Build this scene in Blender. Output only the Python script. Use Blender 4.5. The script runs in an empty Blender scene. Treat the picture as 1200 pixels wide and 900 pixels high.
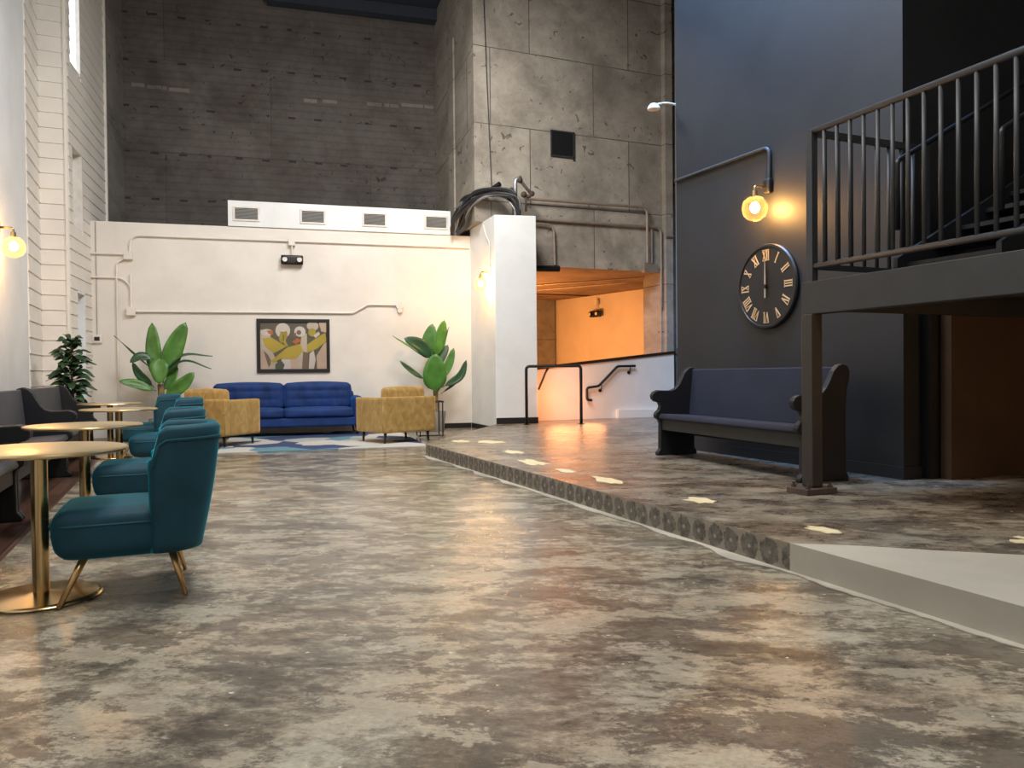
import bpy, bmesh, math, random
from mathutils import Vector, Matrix, Quaternion
random.seed(7)
C = bpy.context.scene.collection
SC = bpy.context.scene
PI = math.pi

# ------------------------------------------------------------------ camera
def make_camera():
    yaw, pitch, roll = math.radians(23.2), math.radians(-0.75), math.radians(0.55)
    fw = Vector((math.sin(yaw)*math.cos(pitch), math.cos(yaw)*math.cos(pitch), math.sin(pitch)))
    rt = Vector((math.cos(yaw), -math.sin(yaw), 0)); up = rt.cross(fw)
    r2 = rt*math.cos(roll) - up*math.sin(roll); u2 = up*math.cos(roll) + rt*math.sin(roll)
    cd = bpy.data.cameras.new('camera'); cd.sensor_width = 36; cd.lens = 910/1200*36
    cd.clip_start = .05; cd.clip_end = 200
    co = bpy.data.objects.new('camera', cd); C.objects.link(co)
    m = Matrix((r2, u2, -fw)).transposed().to_4x4(); m.translation = Vector((0, 0, 1.10))
    co.matrix_world = m; SC.camera = co
make_camera()

# ------------------------------------------------------------------ light and exposure
SC.view_settings.view_transform = 'Standard'; SC.view_settings.look = 'None'
SC.view_settings.gamma = 1; SC.view_settings.use_curve_mapping = False
SC.view_settings.exposure = 0.14
W = bpy.data.worlds.new('world'); SC.world = W; W.use_nodes = True
W.node_tree.nodes['Background'].inputs[0].default_value = (.75, .85, 1, 1)
W.node_tree.nodes['Background'].inputs[1].default_value = .05

def area(name, loc, target, size, power, col, size_y=None, spread=180):
    l = bpy.data.lights.new(name, 'AREA'); l.energy = power; l.color = col; l.size = size
    l.spread = math.radians(spread)
    if size_y: l.shape = 'RECTANGLE'; l.size_y = size_y
    o = bpy.data.objects.new(name, l); C.objects.link(o); o.location = loc
    o.rotation_euler = (Vector(target)-Vector(loc)).to_track_quat('-Z', 'Y').to_euler()
    return o
def point(name, loc, power, col, r=.06):
    l = bpy.data.lights.new(name, 'POINT'); l.energy = power; l.color = col; l.shadow_soft_size = r
    o = bpy.data.objects.new(name, l); C.objects.link(o); o.location = loc; return o
area('ceiling_lamp_front', (1.6, 1.5, 8.2), (1.6, 2.0, 0), 2.2, 215, (1, .96, .91))
area('ceiling_lamp_middle', (1.6, 7.0, 8.2), (1.8, 7.4, 0), 2.2, 510, (1, .96, .91))
area('ceiling_lamp_rear', (3.4, 10.6, 7.2), (3.9, 14.2, 2.5), 1.4, 255, (1, .96, .91))
area('skylight_blue', (4.3, 6.5, 9.6), (5.75, 6.5, 8.3), 1.2, 1500, (.20, .50, 1), None, 90)
point('lobby_lamp', (7.6, 17.6, 1.5), 330, (1, .43, .13), .12)
point('half_wall_fill', (6.72, 13.25, .7), 26, (1, .34, .11), .32)  # unseen fill light without a fixture, added for the half wall's orange glow
point('half_wall_fill_low', (7.25, 13.1, .5), 16, (1, .34, .11), .30)  # second unseen fill, added to spread that glow further along
point('undercroft_lamp', (6.9, 2.2, 1.2), 17, (1, .5, .15), .1)

# ------------------------------------------------------------------ materials
def nodes_of(name):
    m = bpy.data.materials.new(name); m.use_nodes = True
    return m, m.node_tree, m.node_tree.nodes['Principled BSDF']
def lk(nt, a, b): nt.links.new(a, b)
def noise(nt, vec, scale, detail=4, rough=.55, dist=0):
    n = nt.nodes.new('ShaderNodeTexNoise'); n.inputs['Scale'].default_value = scale
    n.inputs['Detail'].default_value = detail; n.inputs['Roughness'].default_value = rough
    n.inputs['Distortion'].default_value = dist
    if vec is not None: lk(nt, vec, n.inputs['Vector'])
    return n.outputs['Fac']
def ramp(nt, fac, stops):
    r = nt.nodes.new('ShaderNodeValToRGB'); e = r.color_ramp.elements
    while len(e) < len(stops): e.new(.5)
    for k, (p, c) in enumerate(stops):
        e[k].position = p; e[k].color = (*c, 1) if len(c) == 3 else c
    lk(nt, fac, r.inputs[0]); return r.outputs[0]
def mix(nt, fac, a, b, mode='MIX'):
    n = nt.nodes.new('ShaderNodeMix'); n.data_type = 'RGBA'; n.blend_type = mode
    for i, v in ((0, fac), (6, a), (7, b)):
        if hasattr(v, 'node'): lk(nt, v, n.inputs[i])
        elif i == 0: n.inputs[0].default_value = v
        else: n.inputs[i].default_value = (*v, 1)
    return n.outputs[2]
def mth(nt, op, a, b=None, c=None):
    n = nt.nodes.new('ShaderNodeMath'); n.operation = op
    for i, v in enumerate((a, b, c)):
        if v is None: continue
        if hasattr(v, 'node'): lk(nt, v, n.inputs[i])
        else: n.inputs[i].default_value = v
    return n.outputs[0]
def objcoord(nt, scale=(1, 1, 1), rot=(0, 0, 0)):
    t = nt.nodes.new('ShaderNodeTexCoord'); mp = nt.nodes.new('ShaderNodeMapping')
    mp.inputs['Scale'].default_value = scale; mp.inputs['Rotation'].default_value = rot
    lk(nt, t.outputs['Object'], mp.inputs[0]); return mp.outputs[0]
def bump(nt, b, h, strength, dist=.01):
    n = nt.nodes.new('ShaderNodeBump'); n.inputs['Strength'].default_value = strength
    n.inputs['Distance'].default_value = dist; lk(nt, h, n.inputs['Height']); lk(nt, n.outputs[0], b.inputs['Normal'])

def mat(name, col, rough=.5, metal=0, vary=.12, scale=6, sheen=0, bmp=0, coat=0, sheen_tint=None):
    m, nt, b = nodes_of(name)
    v = objcoord(nt); f = noise(nt, v, scale)
    lo = tuple(c*(1-vary) for c in col); hi = tuple(min(1, c*(1+vary)) for c in col)
    lk(nt, ramp(nt, f, [(.3, lo), (.7, hi)]), b.inputs['Base Color'])
    b.inputs['Roughness'].default_value = rough; b.inputs['Metallic'].default_value = metal
    if sheen:
        b.inputs['Sheen Weight'].default_value = sheen; b.inputs['Sheen Roughness'].default_value = .35
        b.inputs['Sheen Tint'].default_value = (*(sheen_tint or col), 1)
    if coat: b.inputs['Coat Weight'].default_value = coat; b.inputs['Coat Roughness'].default_value = .1
    if bmp: bump(nt, b, noise(nt, v, scale*6, 3), bmp, .004)
    return m
def emis(name, col, s):
    m, nt, b = nodes_of(name)
    b.inputs['Base Color'].default_value = (*col, 1); b.inputs['Emission Color'].default_value = (*col, 1)
    b.inputs['Emission Strength'].default_value = s; return m

def concrete_floor(name, light, mid, dark, rough0, rough1, seed, spots=True):
    m, nt, b = nodes_of(name)
    v = objcoord(nt, (1, 1, 1), (0, 0, math.radians(30)))
    mp = nt.nodes.new('ShaderNodeMapping'); mp.inputs['Scale'].default_value = (1.6, 2.5, 1)
    mp.inputs['Location'].default_value = (seed, seed*1.7, 0); lk(nt, v, mp.inputs[0]); v = mp.outputs[0]
    big = noise(nt, v, .30, 4, .55); med = noise(nt, v, 1.35, 15, .80, .15); fin = noise(nt, v, 7, 12, .8)
    k = mth(nt, 'ADD', mth(nt, 'MULTIPLY', med, .62), mth(nt, 'ADD', mth(nt, 'MULTIPLY', big, .24), mth(nt, 'MULTIPLY', fin, .14)))
    c = ramp(nt, k, [(.42, dark), (.475, tuple((p+q)/2 for p, q in zip(mid, dark))), (.51, mid), (.56, light)])
    fl = ramp(nt, noise(nt, v, 1.25, 15, .74, .1), [(.515, (0, 0, 0)), (.535, (1, 1, 1))])
    c = mix(nt, mth(nt, 'MULTIPLY', fl, .6), c, light)
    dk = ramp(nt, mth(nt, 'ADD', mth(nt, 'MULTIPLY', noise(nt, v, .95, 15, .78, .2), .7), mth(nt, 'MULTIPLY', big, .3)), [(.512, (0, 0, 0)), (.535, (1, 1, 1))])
    # dark stain mix is strongest at the camera end, fading down the hall
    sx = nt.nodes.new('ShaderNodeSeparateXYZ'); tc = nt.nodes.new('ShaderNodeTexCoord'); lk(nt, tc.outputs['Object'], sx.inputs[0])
    yfade = nt.nodes.new('ShaderNodeMapRange'); lk(nt, sx.outputs[1], yfade.inputs[0])
    for i, q in ((1, 2.5), (2, 8.5), (3, .72), (4, .30)): yfade.inputs[i].default_value = q
    c = mix(nt, mth(nt, 'MULTIPLY', dk, yfade.outputs[0]), c, dark)
    tint = ramp(nt, noise(nt, v, .6, 4), [(.40, (.97, 1, .97)), (.62, (1.0, .90, .80))])
    c = mix(nt, .8, c, tint, 'MULTIPLY')
    c = mix(nt, .6, c, ramp(nt, noise(nt, v, 26, 8, .75), [(.3, (.60, .60, .60)), (.65, (1.12, 1.12, 1.12))]), 'MULTIPLY')
    if spots:
        sp = ramp(nt, noise(nt, v, 13, 2, .4), [(.745, (0, 0, 0)), (.755, (1, 1, 1))])
        c = mix(nt, sp, c, (.66, .62, .54))
    lk(nt, c, b.inputs['Base Color'])
    r = ramp(nt, mth(nt, 'ADD', mth(nt, 'MULTIPLY', med, .6), mth(nt, 'MULTIPLY', fin, .4)), [(.38, (rough0,)*3), (.62, (rough1,)*3)])
    lk(nt, r, b.inputs['Roughness']); b.inputs['Specular IOR Level'].default_value = .75
    bump(nt, b, mth(nt, 'ADD', fin, mth(nt, 'MULTIPLY', med, 1.5)), .2, .010)
    return m

def concrete_wall(name, a, b_, stain, bw, bh, dashes=None, seam=.010, off=.4, boards=0.):
    m, nt, b = nodes_of(name)
    t = nt.nodes.new('ShaderNodeTexCoord'); s = nt.nodes.new('ShaderNodeSeparateXYZ'); lk(nt, t.outputs['Object'], s.inputs[0])
    x = mth(nt, 'ADD', s.outputs[0], mth(nt, 'MULTIPLY', s.outputs[1], .35)); z = s.outputs[2]
    cb = nt.nodes.new('ShaderNodeCombineXYZ'); lk(nt, x, cb.inputs[0]); lk(nt, z, cb.inputs[1]); v = cb.outputs[0]
    br = nt.nodes.new('ShaderNodeTexBrick'); lk(nt, v, br.inputs['Vector'])
    br.inputs['Scale'].default_value = 1; br.inputs['Brick Width'].default_value = bw; br.inputs['Row Height'].default_value = bh
    br.inputs['Mortar Size'].default_value = seam; br.inputs['Mortar Smooth'].default_value = .3; br.offset = off
    br.inputs['Color1'].default_value = (*a, 1); br.inputs['Color2'].default_value = (*b_, 1)
    br.inputs['Mortar'].default_value = (*(c*.45 for c in stain), 1)
    c = br.outputs['Color']
    n1 = noise(nt, v, .9, 6, .62, .5)
    c = mix(nt, ramp(nt, n1, [(.42, (0, 0, 0)), (.68, (.8, .8, .8))]), c, stain)
    n2 = noise(nt, v, 3.4, 10, .78, .4)
    c = mix(nt, .65, c, ramp(nt, n2, [(.3, (.56, .55, .54)), (.66, (1.14, 1.13, 1.11))]), 'MULTIPLY')
    # small pocks and smears
    pk = ramp(nt, noise(nt, v, 4.6, 3, .5, 1.6), [(.665, (0, 0, 0)), (.70, (.8, .8, .8))])
    c = mix(nt, pk, c, tuple(q*.35 for q in stain))
    if boards:
        wv = nt.nodes.new('ShaderNodeTexWave'); wv.bands_direction = 'Y'; wv.inputs['Scale'].default_value = 1.9
        wv.inputs['Distortion'].default_value = 1.2; wv.inputs['Detail'].default_value = 3; wv.inputs['Detail Scale'].default_value = .8
        lk(nt, v, wv.inputs['Vector'])
        c = mix(nt, boards, c, ramp(nt, wv.outputs['Fac'], [(0, (.5, .5, .5)), (.35, (1, 1, 1))]), 'MULTIPLY')
    if dashes:
        dx, dz, w, h = dashes
        wob = mth(nt, 'MULTIPLY', noise(nt, v, .7), .12)
        fx = mth(nt, 'FRACT', mth(nt, 'DIVIDE', x, dx)); fz = mth(nt, 'FRACT', mth(nt, 'DIVIDE', mth(nt, 'ADD', z, wob), dz))
        d = mth(nt, 'MULTIPLY', mth(nt, 'LESS_THAN', fx, w/dx), mth(nt, 'LESS_THAN', fz, h/dz))
        d = mth(nt, 'MULTIPLY', d, mth(nt, 'GREATER_THAN', noise(nt, v, 2.1, 1), .42))
        c = mix(nt, mth(nt, 'MULTIPLY', d, .72), c, (.014, .012, .011))
    lk(nt, c, b.inputs['Base Color']); b.inputs['Roughness'].default_value = .85
    bump(nt, b, n2, .3, .02)
    return m

def plaster(name, col, rough=.6, vary=.07):
    m, nt, b = nodes_of(name); v = objcoord(nt)
    f = noise(nt, v, 1.1, 6, .6, .3)
    c = ramp(nt, f, [(.3, tuple(q*(1-vary) for q in col)), (.65, tuple(min(1, q*(1+vary)) for q in col))])
    lk(nt, c, b.inputs['Base Color']); b.inputs['Roughness'].default_value = rough
    bump(nt, b, noise(nt, v, 14, 5), .12, .01); return m

M = {}
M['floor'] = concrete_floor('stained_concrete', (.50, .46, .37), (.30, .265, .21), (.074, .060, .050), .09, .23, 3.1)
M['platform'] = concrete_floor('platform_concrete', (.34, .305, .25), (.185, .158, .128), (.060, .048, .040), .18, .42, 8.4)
M['new_concrete'] = plaster('fresh_concrete', (.42, .395, .335), .8, .12)
M['mortar'] = plaster('pale_mortar', (.36, .335, .285), .8, .35)
M['block'] = concrete_wall('block_concrete', (.46, .42, .36), (.35, .315, .27), (.20, .178, .15), 2.3, 1.5, None, .011, .37, .0)
M['far'] = concrete_wall('dark_concrete', (.175, .160, .146), (.138, .125, .116), (.090, .076, .068), 4.3, 2.04, (.56, 1.02, .16, .05), .004, .5, .30)
M['side'] = concrete_wall('side_concrete', (.30, .285, .26), (.25, .235, .215), (.15, .14, .125), 1.6, 2.1)
M['white'] = plaster('white_plaster', (.75, .72, .67))
M['white_cool'] = plaster('cool_white_paint', (.76, .79, .80), .5)
M['siding'] = plaster('cream_siding_paint', (.755, .735, .685), .55)
M['peach'] = plaster('lobby_paint', (.74, .64, .54))
M['darkwall'] = plaster('charcoal_paint', (.0125, .013, .0145), .55, .25)
M['ceil'] = plaster('dark_ceiling', (.03, .04, .06), .8)
M['black'] = mat('black_paint', (.008, .008, .009), .45)
M['blacksteel'] = mat('black_steel', (.020, .021, .023), .38, .3)
M['railsteel'] = mat('grey_painted_steel', (.040, .044, .050), .5, .2)
M['beam'] = mat('charcoal_steel', (.032, .033, .034), .55, .1)
M['poststeel'] = mat('brown_painted_steel', (.036, .030, .027), .5, .1)
M['gold'] = mat('brushed_gold', (.70, .50, .24), .24, 1, .05)
M['goldtop'] = mat('satin_gold', (.72, .55, .30), .30, .85, .05)
M['goldleg'] = mat('gold_leg', (.66, .42, .18), .28, .9, .05)
M['teal'] = mat('teal_velvet', (.0, .046, .076), .75, 0, .25, 5, 1.0, .1, 0, (.0, .48, .64))
M['tealpipe'] = mat('teal_piping', (.004, .075, .108), .7, 0, .1, 5, .8, 0, 0, (.03, .36, .46))
M['blue'] = mat('blue_velvet', (.001, .030, .155), .75, 0, .3, 5, .5, .1, 0, (.01, .16, .6))
def velvet_gold():
    m, nt, b = nodes_of('gold_velvet'); v = objcoord(nt, (1, 1, .6))
    f = noise(nt, v, 9, 5, .6, 1.0)
    lk(nt, ramp(nt, f, [(.32, (.30, .175, .042)), (.5, (.38, .235, .068)), (.68, (.48, .32, .115))]), b.inputs['Base Color'])
    b.inputs['Roughness'].default_value = .7; b.inputs['Sheen Weight'].default_value = .5
    b.inputs['Sheen Tint'].default_value = (.9, .7, .35, 1); return m
M['mustard'] = velvet_gold()
M['pewend'] = mat('black_lacquer', (.005, .006, .010), .55, 0, .2)
M['pewpad'] = mat('navy_pew_cloth', (.010, .013, .029), .8, 0, .2, 3, .0)
M['pewapron'] = mat('dark_pew_wood', (.016, .017, .019), .5)
M['pewgrey'] = mat('grey_pew_cloth', (.055, .057, .068), .6, 0, .15, 3, .2)
M['darkleg'] = mat('dark_wood_leg', (.025, .016, .011), .4)
M['leaf'] = mat('banana_leaf', (.065, .20, .030), .4, 0, .35, 5, 0, .1)
M['leafdark'] = mat('fig_leaf', (.025, .065, .026), .4, 0, .4, 9)
M['leafdeep'] = mat('deep_green_leaf', (.030, .085, .040), .38, 0, .3, 6)
M['trunk'] = mat('plant_stem', (.22, .15, .08), .8, 0, .4, 14)
M['pot'] = mat('grey_planter', (.32, .31, .29), .7)
M['galv'] = mat('galvanised_steel', (.52, .55, .57), .35, .8)
M['rustpipe'] = mat('dusty_conduit', (.36, .30, .24), .55, .4)
M['cable'] = mat('black_cable', (.018, .018, .021), .45)
M['cablegrey'] = mat('grey_cable', (.30, .30, .32), .4, .5)
M['whitemetal'] = mat('white_metal', (.72, .70, .66), .45)
M['ventslat'] = mat('grey_slat', (.34, .34, .33), .5)
M['dull'] = mat('dark_void', (.008, .008, .008), .9)
M['brown'] = plaster('brown_panel', (.075, .040, .020), .55, .25)
M['rust'] = mat('rusty_iron', (.085, .060, .048), .75, .2, .4)
M['bulb'] = emis('warm_bulb', (1, .54, .17), 500)
M['lens'] = mat('lamp_lens', (.75, .75, .72), .2)
M['sky'] = emis('daylight_pane', (.93, .96, 1), 1.1)
M['cream'] = mat('cream_filler', (.72, .63, .40), .6)
M['numeral'] = mat('pale_gold_numeral', (.72, .52, .30), .35, .4)
M['hand'] = mat('silver_hand', (.55, .50, .45), .35, .6)
def glass(name, tint, spec=.08):
    m = bpy.data.materials.new(name); m.use_nodes = True; nt = m.node_tree; nt.nodes.clear()
    o = nt.nodes.new('ShaderNodeOutputMaterial'); mx = nt.nodes.new('ShaderNodeMixShader')
    t = nt.nodes.new('ShaderNodeBsdfTransparent'); g = nt.nodes.new('ShaderNodeBsdfGlossy')
    t.inputs[0].default_value = (*tint, 1); g.inputs['Roughness'].default_value = .05
    fr = nt.nodes.new('ShaderNodeLayerWeight'); fr.inputs[0].default_value = spec*3
    lk(nt, fr.outputs['Fresnel'], mx.inputs[0]); lk(nt, t.outputs[0], mx.inputs[1]); lk(nt, g.outputs[0], mx.inputs[2])
    lk(nt, mx.outputs[0], o.inputs[0]); return m
def globe_glass():
    # thin amber glass: clear in the middle, catching the bulb's light toward the rim
    m = bpy.data.materials.new('amber_globe_glass'); m.use_nodes = True; nt = m.node_tree; nt.nodes.clear()
    o = nt.nodes.new('ShaderNodeOutputMaterial'); mx = nt.nodes.new('ShaderNodeMixShader')
    lw = nt.nodes.new('ShaderNodeLayerWeight'); lw.inputs[0].default_value = .35
    lk(nt, mth(nt, 'ADD', mth(nt, 'MULTIPLY', lw.outputs['Facing'], .05), .008), mx.inputs[0])
    t = nt.nodes.new('ShaderNodeBsdfTransparent'); t.inputs[0].default_value = (1, .93, .80, 1)
    d = nt.nodes.new('ShaderNodeBsdfTranslucent'); d.inputs[0].default_value = (1, .72, .40, 1)
    lk(nt, t.outputs[0], mx.inputs[1]); lk(nt, d.outputs[0], mx.inputs[2]); lk(nt, mx.outputs[0], o.inputs[0]); return m
M['globe'] = globe_glass(); M['pane'] = glass('picture_glass', (.97, .97, .97), .06)
def curb_mat():
    m, nt, b = nodes_of('stamped_riser')
    t = nt.nodes.new('ShaderNodeTexCoord'); s = nt.nodes.new('ShaderNodeSeparateXYZ'); lk(nt, t.outputs['Object'], s.inputs[0])
    y, z = s.outputs[1], s.outputs[2]
    wob = noise(nt, t.outputs['Object'], 2.3, 2)
    fy = mth(nt, 'SUBTRACT', mth(nt, 'FRACT', mth(nt, 'ADD', mth(nt, 'DIVIDE', y, .163), mth(nt, 'MULTIPLY', wob, .5))), .5)
    dy = mth(nt, 'MULTIPLY', fy, .163); dz = mth(nt, 'SUBTRACT', z, .080)
    d = mth(nt, 'SQRT', mth(nt, 'ADD', mth(nt, 'MULTIPLY', dy, dy), mth(nt, 'MULTIPLY', dz, dz)))
    v = t.outputs['Object']; n = noise(nt, v, 22, 5, .7, .6)
    d = mth(nt, 'ADD', d, mth(nt, 'MULTIPLY', mth(nt, 'SUBTRACT', n, .5), .075))
    disc = mth(nt, 'MULTIPLY', mth(nt, 'LESS_THAN', d, .072), .85); hole = mth(nt, 'LESS_THAN', d, .012)
    base = ramp(nt, noise(nt, v, 9, 5), [(.3, (.20, .175, .14)), (.7, (.32, .285, .23))])
    dk = ramp(nt, n, [(.36, (.035, .032, .029)), (.62, (.17, .15, .125))])
    c = mix(nt, disc, base, dk); c = mix(nt, mth(nt, 'MULTIPLY', hole, .7), c, (.4, .36, .3))
    lk(nt, c, b.inputs['Base Color']); b.inputs['Roughness'].default_value = .6; bump(nt, b, n, .3, .01)
    return m
M['curb'] = curb_mat()
def wood_floor():
    m, nt, b = nodes_of('dark_red_planks')
    t = nt.nodes.new('ShaderNodeTexCoord'); mp = nt.nodes.new('ShaderNodeMapping'); mp.inputs['Rotation'].default_value = (0, 0, PI/2)
    lk(nt, t.outputs['Object'], mp.inputs[0]); v = mp.outputs[0]
    br = nt.nodes.new('ShaderNodeTexBrick'); lk(nt, v, br.inputs['Vector']); br.inputs['Scale'].default_value = 1
    br.inputs['Brick Width'].default_value = 1.4; br.inputs['Row Height'].default_value = .13; br.inputs['Mortar Size'].default_value = .003
    br.inputs['Color1'].default_value = (.075, .038, .026, 1); br.inputs['Color2'].default_value = (.125, .068, .048, 1); br.inputs['Mortar'].default_value = (.01, .007, .005, 1)
    g = nt.nodes.new('ShaderNodeMapping'); g.inputs['Scale'].default_value = (2, 22, 1); lk(nt, v, g.inputs[0])
    c = mix(nt, .6, br.outputs['Color'], ramp(nt, noise(nt, g.outputs[0], 2.5, 5), [(.3, (.5, .5, .5)), (.7, (1.3, 1.25, 1.2))]), 'MULTIPLY')
    lk(nt, c, b.inputs['Base Color']); b.inputs['Roughness'].default_value = .3; return m
M['wood'] = wood_floor()
def rug_mat():
    m, nt, b = nodes_of('patchwork_rug'); v = objcoord(nt, (1, 1, 1), (0, 0, .35))
    vo = nt.nodes.new('ShaderNodeTexVoronoi'); vo.distance = 'MANHATTAN'; vo.inputs['Scale'].default_value = 1.15; vo.inputs['Randomness'].default_value = .9
    lk(nt, v, vo.inputs['Vector'])
    s = nt.nodes.new('ShaderNodeSeparateColor'); lk(nt, vo.outputs['Color'], s.inputs[0])
    r = nt.nodes.new('ShaderNodeValToRGB'); r.color_ramp.interpolation = 'CONSTANT'; e = r.color_ramp.elements
    cols = [(0, (.50, .50, .47)), (.26, (.03, .055, .15)), (.42, (.10, .24, .32)), (.60, (.36, .40, .40)), (.74, (.05, .11, .24)), (.86, (.55, .54, .50))]
    while len(e) < len(cols): e.new(.9)
    for k, (p, c) in enumerate(cols): e[k].position = p; e[k].color = (*c, 1)
    lk(nt, s.outputs[0], r.inputs[0])
    c = mix(nt, .5, r.outputs[0], ramp(nt, noise(nt, v, 60, 3), [(.3, (.6, .6, .6)), (.7, (1.1, 1.1, 1.1))]), 'MULTIPLY')
    lk(nt, c, b.inputs['Base Color']); b.inputs['Roughness'].default_value = .95; return m
M['rug'] = rug_mat()

# ------------------------------------------------------------------ mesh helpers
def NB(): return bmesh.new()
def box(bm, lo, hi, mi=0):
    x0, y0, z0 = lo; x1, y1, z1 = hi
    v = [bm.verts.new(p) for p in ((x0,y0,z0),(x1,y0,z0),(x1,y1,z0),(x0,y1,z0),(x0,y0,z1),(x1,y0,z1),(x1,y1,z1),(x0,y1,z1))]
    for f in ((0,3,2,1),(4,5,6,7),(0,1,5,4),(1,2,6,5),(2,3,7,6),(3,0,4,7)):
        bm.faces.new([v[i] for i in f]).material_index = mi
    return v
def mbox(bm, lo, hi, mtx, mi=0):
    for v in box(bm, lo, hi, mi): v.co = mtx @ v.co
def poly_prism(bm, pts, z0, z1, mi=0):
    """vertical prism over a plan polygon (counter-clockwise)"""
    a = [bm.verts.new((x, y, z0)) for x, y in pts]; b = [bm.verts.new((x, y, z1)) for x, y in pts]
    n = len(pts)
    bm.faces.new(a[::-1]).material_index = mi; bm.faces.new(b).material_index = mi
    for i in range(n): bm.faces.new((a[i], a[(i+1)%n], b[(i+1)%n], b[i])).material_index = mi
def extrude_profile(bm, pts3, vec, mi=0):
    a = [bm.verts.new(p) for p in pts3]; b = [bm.verts.new(Vector(p)+Vector(vec)) for p in pts3]; n = len(a)
    bm.faces.new(a[::-1]).material_index = mi; bm.faces.new(b).material_index = mi
    for i in range(n): bm.faces.new((a[i], a[(i+1)%n], b[(i+1)%n], b[i])).material_index = mi
def frame_for(d):
    d = Vector(d).normalized(); h = Vector((0, 0, 1)) if abs(d.z) < .9 else Vector((1, 0, 0))
    u = d.cross(h).normalized(); return u, u.cross(d).normalized()
def cyl(bm, p0, p1, r0, r1=None, n=16, mi=0):
    if r1 is None: r1 = r0
    p0, p1 = Vector(p0), Vector(p1); u, w = frame_for(p1-p0)
    a = [bm.verts.new(p0+(u*math.cos(t)+w*math.sin(t))*r0) for t in (2*PI*i/n for i in range(n))]
    b = [bm.verts.new(p1+(u*math.cos(t)+w*math.sin(t))*r1) for t in (2*PI*i/n for i in range(n))]
    bm.faces.new(a[::-1]).material_index = mi; bm.faces.new(b).material_index = mi
    for i in range(n): bm.faces.new((a[i], a[(i+1)%n], b[(i+1)%n], b[i])).material_index = mi
def rounded_path(pts, r, k=5):
    pts = [Vector(p) for p in pts]; out = [pts[0]]
    for i in range(1, len(pts)-1):
        a, b, c = pts[i-1], pts[i], pts[i+1]
        rr = min(r, (a-b).length*.48, (c-b).length*.48)
        p, q = b+(a-b).normalized()*rr, b+(c-b).normalized()*rr
        for j in range(k+1):
            t = j/k; out.append(p*(1-t)**2+b*2*t*(1-t)+q*t*t)
    out.append(pts[-1]); return out
def tube(bm, pts, r, bend=.08, n=10, mi=0, smooth_path=None):
    P = rounded_path(pts, bend) if smooth_path is None else smooth_path
    P = [p for i, p in enumerate(P) if i == 0 or (p-P[i-1]).length > 1e-5]
    rings = []; u = None
    for i, p in enumerate(P):
        d = (P[min(i+1, len(P)-1)]-P[max(i-1, 0)]).normalized()
        if u is None: u, w = frame_for(d)
        else:
            u = (u-d*u.dot(d)).normalized(); w = d.cross(u) if False else u.cross(d)
        rings.append([bm.verts.new(p+(u*math.cos(t)+w*math.sin(t))*r) for t in (2*PI*j/n for j in range(n))])
    for A_, B_ in zip(rings, rings[1:]):
        for j in range(n): bm.faces.new((A_[j], A_[(j+1)%n], B_[(j+1)%n], B_[j])).material_index = mi
    bm.faces.new(rings[0][::-1]).material_index = mi; bm.faces.new(rings[-1]).material_index = mi
def catmull(pts, k=8):
    P = [Vector(p) for p in pts]; P = [P[0]*2-P[1]]+P+[P[-1]*2-P[-2]]; out = []
    for i in range(1, len(P)-2):
        a, b, c, d = P[i-1:i+3]
        for j in range(k):
            t = j/k
            out.append(.5*((2*b)+(c-a)*t+(2*a-5*b+4*c-d)*t*t+(-a+3*b-3*c+d)*t**3))
    out.append(P[-2]); return out
def lathe(bm, prof, n=32, origin=(0, 0, 0), axis='z', mi=0):
    o = Vector(origin); rings = []
    def P(r, h, t):
        if axis == 'z': return o+Vector((r*math.cos(t), r*math.sin(t), h))
        if axis == 'x': return o+Vector((h, r*math.cos(t), r*math.sin(t)))
        return o+Vector((r*math.cos(t), h, r*math.sin(t)))
    for r, h in prof:
        rings.append([bm.verts.new(P(max(r, 1e-4), h, 2*PI*i/n)) for i in range(n)])
    for A_, B_ in zip(rings, rings[1:]):
        for i in range(n): bm.faces.new((A_[i], A_[(i+1)%n], B_[(i+1)%n], B_[i])).material_index = mi
    bm.faces.new(rings[0][::-1]).material_index = mi; bm.faces.new(rings[-1]).material_index = mi
def sphere(bm, c, r, n=20, mi=0, sc=(1, 1, 1)):
    res = bmesh.ops.create_uvsphere(bm, u_segments=n, v_segments=n//2+2, radius=r)
    for v in res['verts']: v.co = Vector((v.co.x*sc[0], v.co.y*sc[1], v.co.z*sc[2]))+Vector(c)
    for f in {f for v in res['verts'] for f in v.link_faces}: f.material_index = mi
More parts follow.
